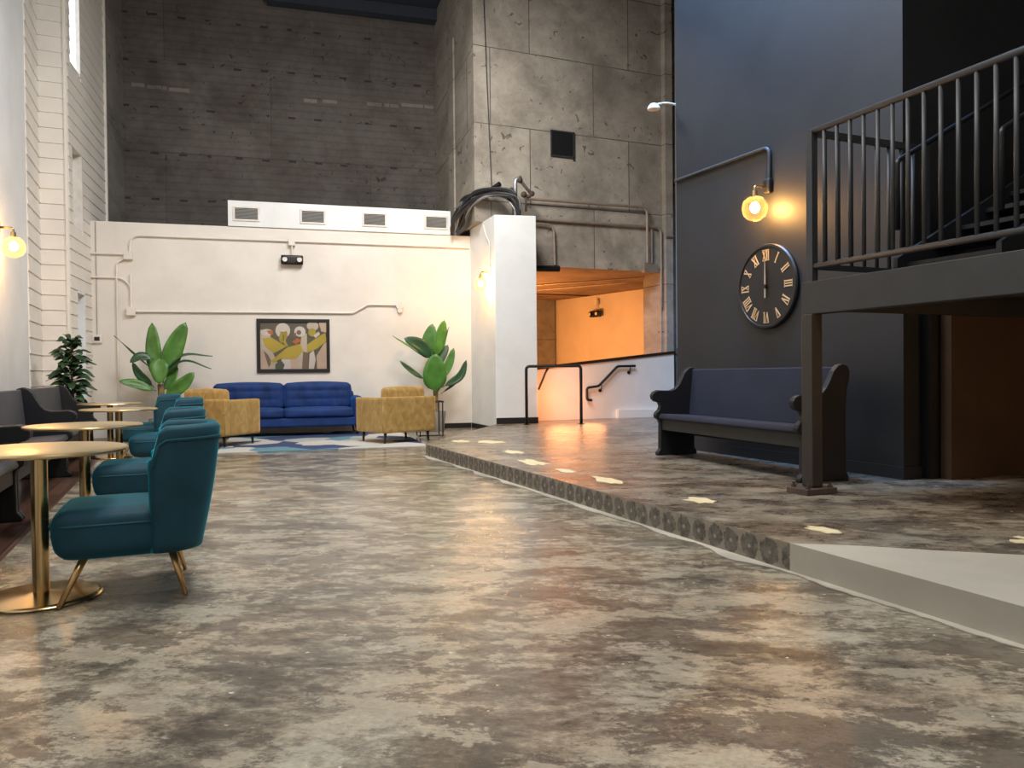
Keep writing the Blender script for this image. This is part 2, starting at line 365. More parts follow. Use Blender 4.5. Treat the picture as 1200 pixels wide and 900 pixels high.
def cushion(bm, lo, hi, r, puff=0, n=10, fn=None, mi=0):
    """rounded, slightly puffed box"""
    lo, hi = Vector(lo), Vector(hi); c = (lo+hi)/2; h = (hi-lo)/2; r = min(r, h.x*.98, h.y*.98, h.z*.98)
    grid = {}
    def vert(p):
        key = tuple(round(q, 6) for q in p)
        if key in grid: return grid[key]
        P = Vector((p[0]*h.x, p[1]*h.y, p[2]*h.z))
        q = Vector([max(-(h[i]-r), min(h[i]-r, P[i])) for i in range(3)])
        d = P-q
        if d.length > 1e-9: P = q+d.normalized()*r
        if puff:
            nrm = d.normalized() if d.length > 1e-9 else Vector((0, 0, 0))
            w = [1-min(1, abs(p[i]))**2 for i in range(3)]
            a = max(range(3), key=lambda i: abs(p[i])); k = 1
            for i in range(3):
                if i != a: k *= w[i]
            P = P+nrm*puff*k
        if fn: P = fn(P, p)
        grid[key] = bm.verts.new(P+c); return grid[key]
    # denser near the edges so the roundness resolves
    ts = [-math.cos(PI*i/n)*.35+(-1+2*i/n)*.65 for i in range(n+1)]
    for ax in range(3):
        for sg in (-1, 1):
            u, w = [i for i in range(3) if i != ax]
            for i in range(n):
                for j in range(n):
                    q = []
                    for a, b in ((i, j), (i+1, j), (i+1, j+1), (i, j+1)):
                        p = [0, 0, 0]; p[ax] = sg; p[u] = ts[a]; p[w] = ts[b]; q.append(vert(p))
                    try: bm.faces.new(q).material_index = mi
                    except ValueError: pass

def obj(name, bm, mats, parent=None, smooth=False, bevel=0, world=False, loc=None, seg=2, solid=0, sub=0, weld=False):
    if not isinstance(mats, (list, tuple)): mats = [mats]
    bmesh.ops.recalc_face_normals(bm, faces=bm.faces[:])
    base = None
    if world and parent is not None:
        mi = parent.matrix_basis.inverted()
        for v in bm.verts: v.co = mi @ v.co
    elif world:
        xs = [v.co.copy() for v in bm.verts]
        base = Vector(((min(p.x for p in xs)+max(p.x for p in xs))/2, (min(p.y for p in xs)+max(p.y for p in xs))/2, min(p.z for p in xs)))
        for v in bm.verts: v.co -= base
    if smooth:
        for f in bm.faces: f.smooth = True
    me = bpy.data.meshes.new(name); bm.to_mesh(me); bm.free()
    for m in mats: me.materials.append(m)
    o = bpy.data.objects.new(name, me); C.objects.link(o)
    if parent is not None: o.parent = parent
    if base is not None: o.location = base
    if loc is not None: o.location = loc
    if smooth == 'auto' or smooth == 2: pass
    if solid:
        s = o.modifiers.new('solid', 'SOLIDIFY'); s.thickness = solid; s.offset = 0
    if bevel:
        b = o.modifiers.new('bevel', 'BEVEL'); b.width = bevel; b.segments = seg; b.limit_method = 'ANGLE'; b.angle_limit = math.radians(40)
    if sub:
        s = o.modifiers.new('sub', 'SUBSURF'); s.levels = sub; s.render_levels = sub
    return o
def smooth_by_angle(o, deg=35):
    me = o.data
    for p in me.polygons: p.use_smooth = True
    bm = bmesh.new(); bm.from_mesh(me); lim = math.radians(deg)
    for e in bm.edges:
        if len(e.link_faces) == 2 and e.calc_face_angle(0) > lim: e.smooth = False
    bm.to_mesh(me); bm.free(); return o
def thing(name, label, cat, loc=(0, 0, 0), rz=0, group=None):
    o = bpy.data.objects.new(name, None); C.objects.link(o); o.empty_display_size = .2
    o.location = loc; o.rotation_euler = (0, 0, rz)
    o.matrix_basis = Matrix.Translation(loc) @ Matrix.Rotation(rz, 4, 'Z')
    return tag(o, label, cat, group)
def tag(o, label, cat, group=None):
    o['label'] = label; o['category'] = cat
    if group: o['group'] = group
    return o
def struct(name, bm, mats, **kw):
    o = obj(name, bm, mats, **kw); o['kind'] = 'structure'; return o
def dup(root, loc, rz, label=None, name=None):
    r = root.copy(); C.objects.link(r); r.location = loc; r.rotation_euler = (0, 0, rz)
    if label: r['label'] = label
    for ch in list(root.children):
        c = ch.copy(); C.objects.link(c); c.parent = r
        for g in list(ch.children):
            d = g.copy(); C.objects.link(d); d.parent = c
    return r

# the hall has two grids: x/y for step, balcony and dark wall; the white back wall is turned 7 degrees
A7 = math.radians(7); cA, sA = math.cos(A7), math.sin(A7)
DX = Vector((cA, -sA, 0)); DY = Vector((sA, cA, 0))
CL = Vector((-1.45, 15.92, 0))                         # back left corner
def BW(u, d=0, z=0): return CL + DX*u - DY*d + Vector((0, 0, z))   # along, out of, up the back wall
MB = Matrix.Translation(CL) @ Matrix.Rotation(-A7, 4, 'Z')         # local x along the wall, -y into the hall
P = .16                                                # platform height


# ------------------------------------------------------------------ the setting
def inset_box(name, lo, hi, m, mtx=None, bevel=0):
    bm = NB(); mbox(bm, lo, hi, mtx or Matrix()); return struct(name, bm, m, bevel=bevel)
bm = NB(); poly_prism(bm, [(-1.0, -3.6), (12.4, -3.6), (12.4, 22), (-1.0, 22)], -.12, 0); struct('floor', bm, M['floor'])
bm = NB(); poly_prism(bm, [(-2.6, -3.6), (-1.0, -3.6), (-1.0, 22), (-2.6, 22)], -.12, .004); struct('floor_wood', bm, M['wood'])
# raised platform: stained slab, stamped riser, newer concrete at the near end, cream filler patches
PLAT = [(3.06, 3.30), (3.20, 3.20), (3.34, 3.10), (3.62, 2.84), (3.92, 2.58), (4.5, 2.15), (5.2, 1.8), (5.2, -3.6), (12.3, -3.6), (12.3, 21.4),
        (5.7, 21.4), (5.56, 15.0), (5.46, 13.5), (3.12, 10.24), (3.06, 10.12)]
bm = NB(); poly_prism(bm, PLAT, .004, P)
for f in bm.faces:
    c = f.calc_center_median(); f.normal_update()
    if abs(f.normal.z) < .5 and c.x < 5.5 and c.y > 3.3: f.material_index = 1
NEWC = [(3.06, -3.6), (5.2, -3.6), (5.2, 1.8), (4.5, 2.15), (3.92, 2.58), (3.62, 2.84), (3.34, 3.10), (3.20, 3.20), (3.06, 3.30)]
poly_prism(bm, NEWC, .004, P-.001, 2)
rng = random.Random(3)
for x, y, sx, sy in ((3.50, 4.69, .10, .13), (3.48, 3.49, .06, .11), (3.43, 5.9, .09, .24), (3.41, 6.66, .06, .14), (3.43, 7.45, .12, .28),
                     (3.66, 8.55, .10, .22), (3.95, 9.98, .15, .25), (3.63, 10.3, .13, .2), (4.19, 2.79, .05, .05), (4.3, 2.85, .03, .04)):
    pts = []
    for k in range(16):
        t = 2*PI*k/16; r = 1+rng.uniform(-.32, .32); pts.append((x+sx*r*math.cos(t), y+sy*r*math.sin(t)))
    poly_prism(bm, pts, P-.002, P+.0025, 3)
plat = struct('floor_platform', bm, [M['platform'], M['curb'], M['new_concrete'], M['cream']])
# pale mortar smear along the foot of the riser
bm = NB(); pts = []; rng = random.Random(11)
ys = [-3.0+.045*k for k in range(292)]
L1 = [(3.062, y) for y in ys]; L2 = [(3.06-(.03+.012*math.sin(y*9)+.02*math.sin(y*3.7+1)**2+(.05*max(0, math.sin(y*2.1)*math.sin(y*5.3+.5)) if y > 3.4 else 0)+rng.uniform(0, .016)), y) for y in ys]
for i in range(len(ys)-1):
    a = [bm.verts.new((*p, .004)) for p in (L1[i], L1[i+1], L2[i+1], L2[i])]; bm.faces.new(a)
struct('trim_1', bm, M['mortar'], solid=.006)

# back wall, its conduit shelf of ductwork and the roof of the low room behind
inset_box('wall_back', (-.1, 0, 0), (7.06, .2, 3.94), M['white'], MB)
inset_box('trim_2', (2.36, -.03, 3.945), (6.64, .9, 4.43), M['white_cool'], MB, .006)
inset_box('wall_back_roof', (-.2, .2, 3.6), (7.4, 4.4, 3.85), M['far'], MB)
inset_box('baseboard_back', (5.6, -.02, 0), (7.03, .0, .10), M['black'], MB)
# white pillar
PIL = [(5.46, 13.5), (6.24, 13.33), (6.36, 15.1), (5.55, 15.08)]
bm = NB(); poly_prism(bm, PIL, 0, 4.08); struct('wall_pillar', bm, M['white_cool'], bevel=.012)
def strip(a, b, z0, z1, th):
    a, b = Vector((*a, 0)), Vector((*b, 0)); d = (b-a).normalized(); n = Vector((d.y, -d.x, 0))*th
    return [(p.x, p.y) for p in (a+n, b+n, b, a)]
bm = NB(); poly_prism(bm, strip((5.46, 13.5), (6.245, 13.328), 0, 0, .015), P, P+.115)
poly_prism(bm, strip((5.552, 15.06), (5.46, 13.49), 0, 0, .015), 0.0, .10); struct('baseboard_pillar', bm, M['black'])
# far concrete wall and its returns
FW = Matrix.Translation((0, 19, 0)) @ Matrix.Rotation(-A7, 4, 'Z')
inset_box('wall_far', (-1.6, 0, 3.4), (6.6, .3, 9.9), M['far'], FW)
sl = Vector((-1.62, 14.5, 0)); MS = Matrix.Translation(sl) @ Matrix.Rotation(PI/2-A7, 4, 'Z')   # local x along the siding wall, +y away from the hall
inset_box('wall_left_concrete', (2.72, -.01, 3), (4.8, .3, 9.9), M['side'], MS)
bm = NB(); rng = random.Random(9)
for a, b, z in ((-.88, -.62, 7.58), (-.56, -.17, 7.56), (-.12, .30, 7.54), (2.79, 3.13, 7.55), (3.22, 3.55, 7.57), (4.25, 4.6, 7.6), (4.66, 5.0, 7.6), (5.07, 5.6, 7.65), (5.64, 5.86, 7.65)):
    mbox(bm, (a, -.008, z-.05), (b, .01, z+.03), FW)
struct('trim_6', bm, M['side'])
# big concrete block with the lobby opening
BLK = [(5.36, 14.2), (12.3, 14.2), (12.3, 19.4), (5.97, 19.2)]
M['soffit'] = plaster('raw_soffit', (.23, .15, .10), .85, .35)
bm = NB(); poly_prism(bm, BLK, 4.08, 9.9); poly_prism(bm, [(5.64, 14.2), (12.3, 14.2), (12.3, 19.4), (5.97, 19.2)], 3.27, 4.08)
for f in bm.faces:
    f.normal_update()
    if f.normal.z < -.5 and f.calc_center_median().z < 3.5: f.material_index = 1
struct('wall_block', bm, [M['block'], M['soffit']])
bm = NB(); box(bm, (9.62, 14.2, P), (12.2, 14.9, 3.27)); box(bm, (9.66, 14.06, P), (9.84, 14.2, 9.8)); struct('wall_block_pier', bm, M['block'])
bm = NB(); extrude_profile(bm, [(9.97, 14.198, z) for z in (1.5, 9.8)]+[(10.3, 14.198, 9.8), (10.3, 14.198, 1.5)], (0, -.1, 0)); struct('wall_block_rib', bm, M['side'])
bm = NB(); poly_prism(bm, [(5.555, 16.05), (5.605, 16.05), (5.665, 16.55), (5.605, 16.55)], 4.08, 8.4); poly_prism(bm, [(5.33, 14.19), (5.36, 14.19), (5.39, 14.40), (5.36, 14.40)], 4.08, 9.8); struct('trim_block_ribs', bm, M['block'])
# lobby behind
bm = NB(); poly_prism(bm, [(5.9, 14.8), (6.02, 14.8), (6.02, 21.2), (5.9, 21.2)], 0, 3.27); struct('wall_lobby_left', bm, M['peach'])
bm = NB(); poly_prism(bm, [(5.9, 21.0), (10.4, 21.0), (10.4, 21.2), (5.9, 21.2)], 0, 3.5); struct('wall_lobby_end', bm, M['peach'])
bm = NB(); poly_prism(bm, [(10.3, 21.0), (11.17, 17.05), (11.4, 17.1), (10.5, 21.1)], 0, 3.5); struct('wall_lobby_right', bm, M['peach'])
bm = NB(); box(bm, (9.72, 20.7, P), (10.28, 21, 3.27)); box(bm, (11.15, 16.8, P), (11.56, 17.3, 3.27)); box(bm, (11.56, 14.9, P), (11.7, 17.1, 3.27)); struct('wall_lobby_columns', bm, M['side'])
bm = NB(); poly_prism(bm, [(5.9, 19.1), (12.3, 19.1), (12.3, 21.3), (5.9, 21.3)], 3.27, 3.5); struct('ceiling_lobby', bm, M['soffit'])
# sloped half wall with a dark cap
bm = NB(); extrude_profile(bm, [(6.2, 14.0, P), (9.80, 14.0, P), (9.80, 14.0, 1.50), (6.2, 14.0, 1.14)], (0, .12, 0)); struct('wall_half', bm, M['white'])
bm = NB(); extrude_profile(bm, [(6.2, 13.975, 1.14), (9.83, 13.975, 1.503), (9.83, 13.975, 1.56), (6.2, 13.975, 1.197)], (0, .17, 0))
box(bm, (9.80, 13.985, P), (9.83, 14.14, 1.52)); struct('trim_half_wall', bm, M['darkleg'])
bm = NB(); extrude_profile(bm, [(8.35, 13.9, P), (9.8, 13.9, P), (9.8, 13.9, .30), (8.35, 13.9, .335)], (0, .1, 0)); struct('trim_3', bm, M['white'])
# dark wall with the clock, and the brown panel under the balcony
bm = NB(); box(bm, (5.7, 4.79, P-.01), (7.9, 8.07, 9.9)); struct('wall_right', bm, M['darkwall'])
bm = NB(); box(bm, (5.685, 4.775, P), (5.7, 8.06, P+.11)); box(bm, (5.7, 4.775, P), (5.97, 4.79, P+.11)); struct('baseboard_right', bm, M['darkwall'])
bm = NB(); box(bm, (5.92, 4.70, P), (6.04, 4.79, 1.6)); struct('trim_4', bm, M['black'])
inset_box('door_1', (6.04, 4.60, P), (7.9, 4.79, 1.62), M['brown'])
inset_box('wall_right_rear', (12.2, -3.5, 0), (12.4, 21.4, 9.9), M['darkwall'])
inset_box('wall_front', (-2.6, -3.8, 0), (12.4, -3.6, 9.9), M['white'])
inset_box('ceiling', (-2.8, -3.8, 9.88), (12.5, 21, 10.1), M['ceil'])
inset_box('trim_5', (2.0, -.35, 9.62), (6.3, -.05, 9.88), M['ceil'], FW)

# left wall: smooth painted part, then cream lap siding
inset_box('wall_left', (-2.25, -3.6, 0), (-2.03, 13.35, 9.9), M['white_cool'])
def siding(bm, mtx, cells, z0, z1, h, holes=()):
    n = int((z1-z0)/h+.999)
    for s0, s1 in cells:
        for k in range(n):
            a, b = z0+k*h, min(z0+(k+1)*h, z1)
            if any(s0 >= p-1e-4 and s1 <= q+1e-4 and (a+b)/2 > lo and (a+b)/2 < hi for p, q, lo, hi in holes): continue
            pr = [(s0, 0, a), (s0, -.022, a), (s0, -.020, a+.012), (s0, -.006, b), (s0, 0, b)]
            v = [[bm.verts.new(mtx @ Vector((s, y, z))) for _, y, z in pr] for s in (s0, s1)]
            for i in range(4): bm.faces.new((v[0][i], v[0][i+1], v[1][i+1], v[1][i]))
            for q in v: bm.faces.new(q)
MN = Matrix.Translation((-2.03, 13.35, 0)) @ Matrix.Rotation(PI/2, 4, 'Z')
MJ = Matrix.Translation((-2.05, 14.5, 0))
bm = NB(); siding(bm, MN, [(0, 1.15)], 0, 9.9, .245); box(bm, (-2.3, 13.35, 0), (-2.03, 14.55, 9.9)); struct('wall_left_siding', bm, M['siding'])
bm = NB(); siding(bm, MJ, [(0, .40)], 0, 9.9, .245); box(bm, (-2.05, 14.5, 0), (-1.68, 14.6, 9.9))
box(bm, (-1.66, 14.465, 0), (-1.615, 14.53, 9.9)); struct('wall_left_return', bm, M['siding'])
HOL = [(.20, .90, 6.3, 8.35), (.24, .90, 3.55, 5.0), (.46, .93, 0, 2.56)]
bm = NB(); siding(bm, MS, [(0.02, .20), (.20, .24), (.24, .46), (.46, .90), (.90, .93), (.93, 2.72)], 0, 9.9, .215, HOL)
for a, b in ((0, .2), (.93, 2.72)): mbox(bm, (a, 0, 0), (b, .14, 9.9), MS)
for a, b in ((2.56, 3.55), (5.0, 6.3), (8.35, 9.9)): mbox(bm, (.2, .002, a), (.93, .14, b), MS)
mbox(bm, (.2, .004, 0), (.46, .14, 2.6), MS)
mbox(bm, (2.70, -.05, 3.9), (2.76, .0, 9.9), MS)
struct('wall_left_rear', bm, M['siding'])
def window(n, s0, s1, z0, z1, pane, depth=.12):
    bm = NB()
    for a, b, c, d in ((s0, s0+.04, z0, z1), (s1-.06, s1, z0, z1), (s0, s1, z0, z0+.05), (s0, s1, z1-.05, z1)):
        mbox(bm, (a, -.02 if a > s0 else .0, c), (b, depth+.02, d), MS)
    f = struct('window_%d' % n, bm, M['whitemetal'])
    bm = NB(); mbox(bm, (s0+.03, depth, z0+.03), (s1-.03, depth+.015, z1-.03), MS); obj('window_pane', bm, pane, parent=f)
window(1, .20, .90, 6.3, 8.35, M['sky'], .05); window(2, .24, .90, 3.55, 5.0, M['siding'])
bm = NB(); mbox(bm, (.46, .12, 0), (.93, .135, 2.56), MS); mbox(bm, (.90, -.02, 0), (.95, .13, 2.6), MS); mbox(bm, (.46, -.02, 2.54), (.95, .13, 2.6), MS)
struct('door_2', bm, M['white_cool'])

# ------------------------------------------------------------------ balcony on its post
XB = 4.45
bm = NB()
balc = thing('balcony', 'charcoal balcony platform with deep edge beam above the dark pew', 'balcony', (XB, 2.6, 1.53))
bm = NB(); box(bm, (XB, -.6, 1.535), (XB+.12, 4.66, 1.785)); obj('edge_beam', bm, M['beam'], balc, world=True, bevel=.004)
bm = NB(); box(bm, (XB+.12, 4.54, 1.56), (8.2, 4.59, 1.785)); obj('end_beam', bm, M['beam'], balc, world=True)
bm = NB(); box(bm, (XB+.12, -.6, 1.70), (8.2, 4.54, 1.78))
obj('deck', bm, M['beam'], balc, world=True)
for k, y in enumerate((0.4, 1.8, 3.2)):
    bm = NB(); box(bm, (XB+.12, y, 1.56), (8.2, y+.06, 1.70)); obj('joist', bm, M['beam'], balc, world=True)
post = thing('support_post', 'square brown steel post on a bolted base plate, holding up the balcony corner', 'post', (4.475, 4.59, P))
bm = NB(); box(bm, (-.045, -.055, .05), (.06, .055, 1.375)); obj('post_shaft', bm, M['poststeel'], post, bevel=.006)
bm = NB(); box(bm, (-.15, -.11, 0), (.15, .11, .045)); obj('base_plate', bm, M['rust'], post, bevel=.004)
for sx in (-1, 1):
    for sy in (-1, 1):
        bm = NB(); cyl(bm, (sx*.11, sy*.075, .045), (sx*.11, sy*.075, .062), .02, n=6); cyl(bm, (sx*.11, sy*.075, .06), (sx*.11, sy*.075, .085), .010)
        obj('anchor_bolt', bm, M['rust'], post)
rail = thing('balcony_railing', 'dark metal balcony railing with thin vertical bars around the raised deck', 'railing', (XB+.03, 4.55, 1.785))
xr = XB+.03; zt = 2.93; zb = 1.90
bm = NB(); tube(bm, [(xr, -.5, zt), (xr, 4.585, zt)], .024); obj('top_rail', bm, M['railsteel'], rail, world=True, smooth=True)
bm = NB(); tube(bm, [(xr, -.5, zb), (xr, 4.585, zb)], .022); obj('bottom_rail', bm, M['railsteel'], rail, world=True, smooth=True)
bm = NB(); box(bm, (xr, 4.56, zt-.03), (5.70, 4.60, zt+.02)); obj('end_top_rail', bm, M['railsteel'], rail, world=True)
bm = NB(); box(bm, (xr, 4.56, zb-.02), (5.70, 4.60, zb+.02)); obj('end_bottom_rail', bm, M['railsteel'], rail, world=True)
bm = NB(); box(bm, (xr-.028, 4.55, 1.785), (xr+.028, 4.61, zt)); obj('corner_post', bm, M['railsteel'], rail, world=True)
bm = NB(); box(bm, (5.70, 4.56, 1.785), (5.74, 4.60, zt+.02)); obj('end_post', bm, M['railsteel'], rail, world=True)
for k in range(1, 40):
    y = 4.575-k*.1215
    if y < -.3: break
    bm = NB(); cyl(bm, (xr, y, zb), (xr, y, zt), .0145, n=10); obj('baluster', bm, M['railsteel'], rail, world=True, smooth=True)
for k in range(1, 9):
    x = xr+k*.1355
    bm = NB(); cyl(bm, (x, 4.58, zb), (x, 4.58, zt), .0145, n=10); obj('baluster', bm, M['railsteel'], rail, world=True, smooth=True)
st = thing('staircase', 'black stair flight climbing to the right behind the balcony railing', 'stairs', (5.4, 3.95, 1.785))
sl_ = .54
bm = NB(); nst = 14; rise = .165; run = rise/sl_
for k in range(nst):
    x = 5.30+k*run; z = 1.785+(k+1)*rise; box(bm, (x, 3.62, z-.035), (x+run+.03, 4.42, z))
obj('treads', bm, M['blacksteel'], st, world=True)
for y in (3.58, 4.42):
    bm = NB(); e = nst*run
    extrude_profile(bm, [(5.20, y, 1.785), (5.42, y, 1.785), (5.30+e, y, 1.66+e*sl_), (5.30+e, y, 1.94+e*sl_), (5.20, y, 1.98)], (0, .04, 0)); obj('stringer', bm, M['blacksteel'], st, world=True)
    bm = NB(); tube(bm, [(5.20, y, 2.2), (5.20, y, 2.74), (5.20+3.6, y, 2.74+3.6*sl_)], .02, .03); obj('handrail', bm, M['blacksteel'], st, world=True, smooth=True)

# ------------------------------------------------------------------ pews
def make_pew(L, pad, apron, label, loc, rz, group=None):
    """local: seat faces -x, length along y (0..L)"""
    t = thing('pew', label, 'pew', loc, rz, group)
    prof = [(.02, 0), (.02, .035), (.055, .075), (.06, .36), (.045, .40), (.005, .425), (-.005, .455), (.01, .49), (.045, .52), (.06, .56), (.045, .60),
            (-.01, .615), (-.04, .645), (-.045, .685), (-.02, .72), (.03, .74), (.12, .735), (.20, .735), (.255, .755), (.30, .80), (.34, .87), (.375, .94),
            (.42, .985), (.47, 1.0), (.52, .985), (.545, .94), (.54, .87), (.515, .78), (.505, .66), (.50, .4), (.50, .08), (.53, .035), (.53, 0)]
    fine = []
    n = len(prof)
    for y in (0, L-.065):
        bm = NB(); extrude_profile(bm, [(x, y, z) for x, z in prof], (0, .065, 0)); obj('end_panel', bm, M['pewend'], t, bevel=.012, seg=3)
    bm = NB(); extrude_profile(bm, [(.03, .06, .425), (.05, .06, .475), (.46, .06, .455), (.46, .06, .41), (.05, .06, .41)], (0, L-.12, 0)); obj('seat', bm, pad, t, bevel=.015)
    bm = NB(); extrude_profile(bm, [(.425, .06, .45), (.475, .06, .975), (.515, .06, .975), (.47, .06, .45)], (0, L-.12, 0)); obj('backrest', bm, pad, t, bevel=.012)
    bm = NB(); box(bm, (.075, .06, .29), (.10, L-.06, .415)); obj('apron', bm, apron, t, bevel=.004)
    bm = NB(); box(bm, (.44, .06, .22), (.47, L-.06, .44)); obj('back_stretcher', bm, M['pewend'], t)
    return t
make_pew(2.46, M['pewpad'], M['pewapron'], 'dark navy wooden pew with scrolled ends under the round wall clock', (4.745, 5.02, P), math.radians(-4.6))
for y, lab in ((4.12, 'black scroll-ended pew beside the nearest gold table, cut off by the frame'),
               (7.02, 'grey cushioned black pew along the left wall beside the second gold table'),
               (9.92, 'farthest grey cushioned black pew, ending at the leafy fig plant')):
    # these face the other way: turn by 180 degrees
    make_pew(2.88, M['pewgrey'], M['pewapron'], lab, (-1.10, y+2.88, .004), PI, 'pews along the left wall')

# ------------------------------------------------------------------ gold cafe tables
def make_table(label, loc):
    t = thing('cafe_table', label, 'table', loc, 0, 'round gold cafe tables')
    bm = NB(); lathe(bm, [(.001, .725), (.385, .725), (.398, .730), (.402, .738), (.398, .746), (.385, .75), (.001, .75)], 64); smooth_by_angle(obj('table_top', bm, M['goldtop'], t))
    bm = NB(); cyl(bm, (0, 0, .02), (0, 0, .725), .038, n=32); smooth_by_angle(obj('pedestal', bm, M['gold'], t))
    bm = NB(); lathe(bm, [(.27, 0), (.275, .006), (.27, .014), (.25, .019), (.07, .024), (.042, .032)], 64); smooth_by_angle(obj('base_plate', bm, M['gold'], t), 50)
    return t
T1 = make_table('nearest round gold cafe table, cut by the left edge, behind it a teal chair', (-.65, 4.5, .002))
for (x, y), lab in zip(((-.66, 6.62), (-.63, 9.8), (-.88, 12.0)),
        ('second nearest round gold table, left of the second teal chair', 'third round gold cafe table, overlapping the farthest one', 'farthest round gold cafe table, in front of the left banana plant')):
    dup(T1, (x, y, .002), 0, lab)

# ------------------------------------------------------------------ teal velvet chairs
def make_chair(label, loc, rz=0):
    """faces -x; wide low seat, back wrapping round with a rolled top"""
    t = thing('velvet_chair', label, 'chair', loc, rz, 'teal velvet chairs at the gold tables')
    bm = NB()
    def shape(Pt, p):
        # seat tapers a little toward the rear, front edge rolls under
        k = (p[0]+1)/2; Pt.y *= 1-.06*k
        if p[2] < 0: Pt.x += .02*(1-k)*abs(p[2])
        return Pt
    cushion(bm, (-.575, -.30, .215), (.06, .30, .455), .062, .014, 14, shape); obj('seat', bm, M['teal'], t, smooth=True)
    bm = NB(); tube(bm, [(-.10, -.298, .385), (-.52, -.304, .385), (-.585, -.25, .385), (-.585, .25, .385), (-.52, .304, .385), (-.10, .298, .385)], .006, .10, 8)
    obj('seat_piping', bm, M['tealpipe'], t, smooth=True)
    # wrapped back: u runs round from one wing to the other, v runs up
    NU, NV = 36, 14
    def plan(u):
        # rounded U from (-.16,-w) through the rear to (-.16,w)
        a, w, rr = .20, .315, .19
        segs = [a-rr+.02, rr*PI/2, 2*(w-rr), rr*PI/2, a-rr+.02]; Ltot = sum(segs); s = u*Ltot
        xb = .10
        if s < segs[0]: return (xb-a+.0+s-.02, -w, 0, -1)
        s -= segs[0]
        if s < segs[1]: q = s/rr; return (xb-rr+rr*math.sin(q), -w+rr-rr*math.cos(q), math.sin(q), -math.cos(q))
        s -= segs[1]
        if s < segs[2]: return (xb, -w+rr+s, 1, 0)
        s -= segs[2]
        if s < segs[3]: q = s/rr; return (xb-rr+rr*math.cos(q), w-rr+rr*math.sin(q), math.cos(q), math.sin(q))
        s -= segs[3]; return (xb-rr-s, w, 0, 1)
    bm = NB(); outer = []; inner = []
    def ztop(u):
        e = min(u, 1-u)*2       # 0 at wing tips, 1 at the rear
        k = min(1, e/.13); k = math.sqrt(max(0, 1-(1-k)**2))
        return .685+.145*k-.0+.01*math.cos((u-.5)*PI)
    for i in range(NU+1):
        u = i/NU; x, y, nx, ny = plan(u); zt_ = ztop(u); co, ci = [], []
        for j in range(NV+1):
            v = j/NV; z = .225+(zt_-.225)*v
            lean = (.115*min(1, min(u, 1-u)/.33)-.012)*(z-.225)/.64
            flare = .012*math.sin(v*PI)
            tipx = .05*v if min(u, 1-u) < .08 else .05*v*max(0, 1-(min(u, 1-u)-.08)/.2)
            th = .085*(.75+.25*math.sin(PI*min(1, v+.15)))
            px = x+lean-tipx*0
            co.append(Vector((px+nx*flare, y*(1+.02*v)+ny*flare, z)))
            ci.append(Vector((px-nx*th, y*(1+.02*v)-ny*th, z if v < 1 else zt_-.006)))
        outer.append(co); inner.append(ci)
    vo = [[bm.verts.new(p) for p in c] for c in outer]; vi = [[bm.verts.new(p) for p in c] for c in inner]
    # rolled top: an extra ridge of verts between the two skins
    vt = [[bm.verts.new(vo[i][-1].co.lerp(vi[i][-1].co, k)+Vector((0, 0, .026*math.sin(PI*k)))) for k in (.2, .5, .8)] for i in range(NU+1)]
    for i in range(NU):
        for j in range(NV):
            bm.faces.new((vo[i][j], vo[i+1][j], vo[i+1][j+1], vo[i][j+1])); bm.faces.new((vi[i][j], vi[i][j+1], vi[i+1][j+1], vi[i+1][j]))
        col = [[vo[q][-1]]+vt[q]+[vi[q][-1]] for q in (i, i+1)]
        for k in range(4): bm.faces.new((col[0][k], col[1][k], col[1][k+1], col[0][k+1]))
        bm.faces.new((vo[i][0], vi[i][0], vi[i+1][0], vo[i+1][0]))
    for i in (0, NU):
        ring = vo[i]+vt[i]+vi[i][::-1]; mid = [bm.verts.new(vo[i][j].co.lerp(vi[i][j].co, .5)+Vector((-.022, 0, 0))) for j in range(NV+1)]
        for j in range(NV):
            bm.faces.new((vo[i][j], vo[i][j+1], mid[j+1], mid[j])); bm.faces.new((mid[j], mid[j+1], vi[i][j+1], vi[i][j]))
        bm.faces.new([vo[i][-1]]+vt[i]+[vi[i][-1], mid[-1]]); bm.faces.new((vo[i][0], mid[0], vi[i][0]))
    obj('backrest', bm, M['teal'], t, smooth=True)
    path = [(c[-2].co if False else c) for c in [outer[i][NV-1]+Vector((0, 0, -.004)) for i in range(NU+1)]]
    bm = NB(); tube(bm, None, .007, n=8, smooth_path=path); obj('back_piping', bm, M['tealpipe'], t, smooth=True)
    for sy in (-1, 1):
        bm = NB(); cyl(bm, (-.43, sy*.24, .235), (-.545, sy*.30, 0), .020, .011); obj('leg', bm, M['goldleg'], t, smooth=True)
        bm = NB(); cyl(bm, (-.05, sy*.23, .235), (.018, sy*.285, 0), .020, .011); obj('leg', bm, M['goldleg'], t, smooth=True)
    return t
CH = make_chair('nearest teal velvet chair with splayed gold legs, in front of the left table', (0, 4.53, .002))
for (x, y), lab in zip(((-.01, 6.60), (.06, 9.75), (-.18, 12.0)),
        ('second teal velvet chair, seat showing just beyond the nearest chair', 'third teal velvet chair, between the second chair and the farthest one', 'farthest teal velvet chair, below the left banana plant trunk')):
    dup(CH, (x, y, .002), 0, lab)

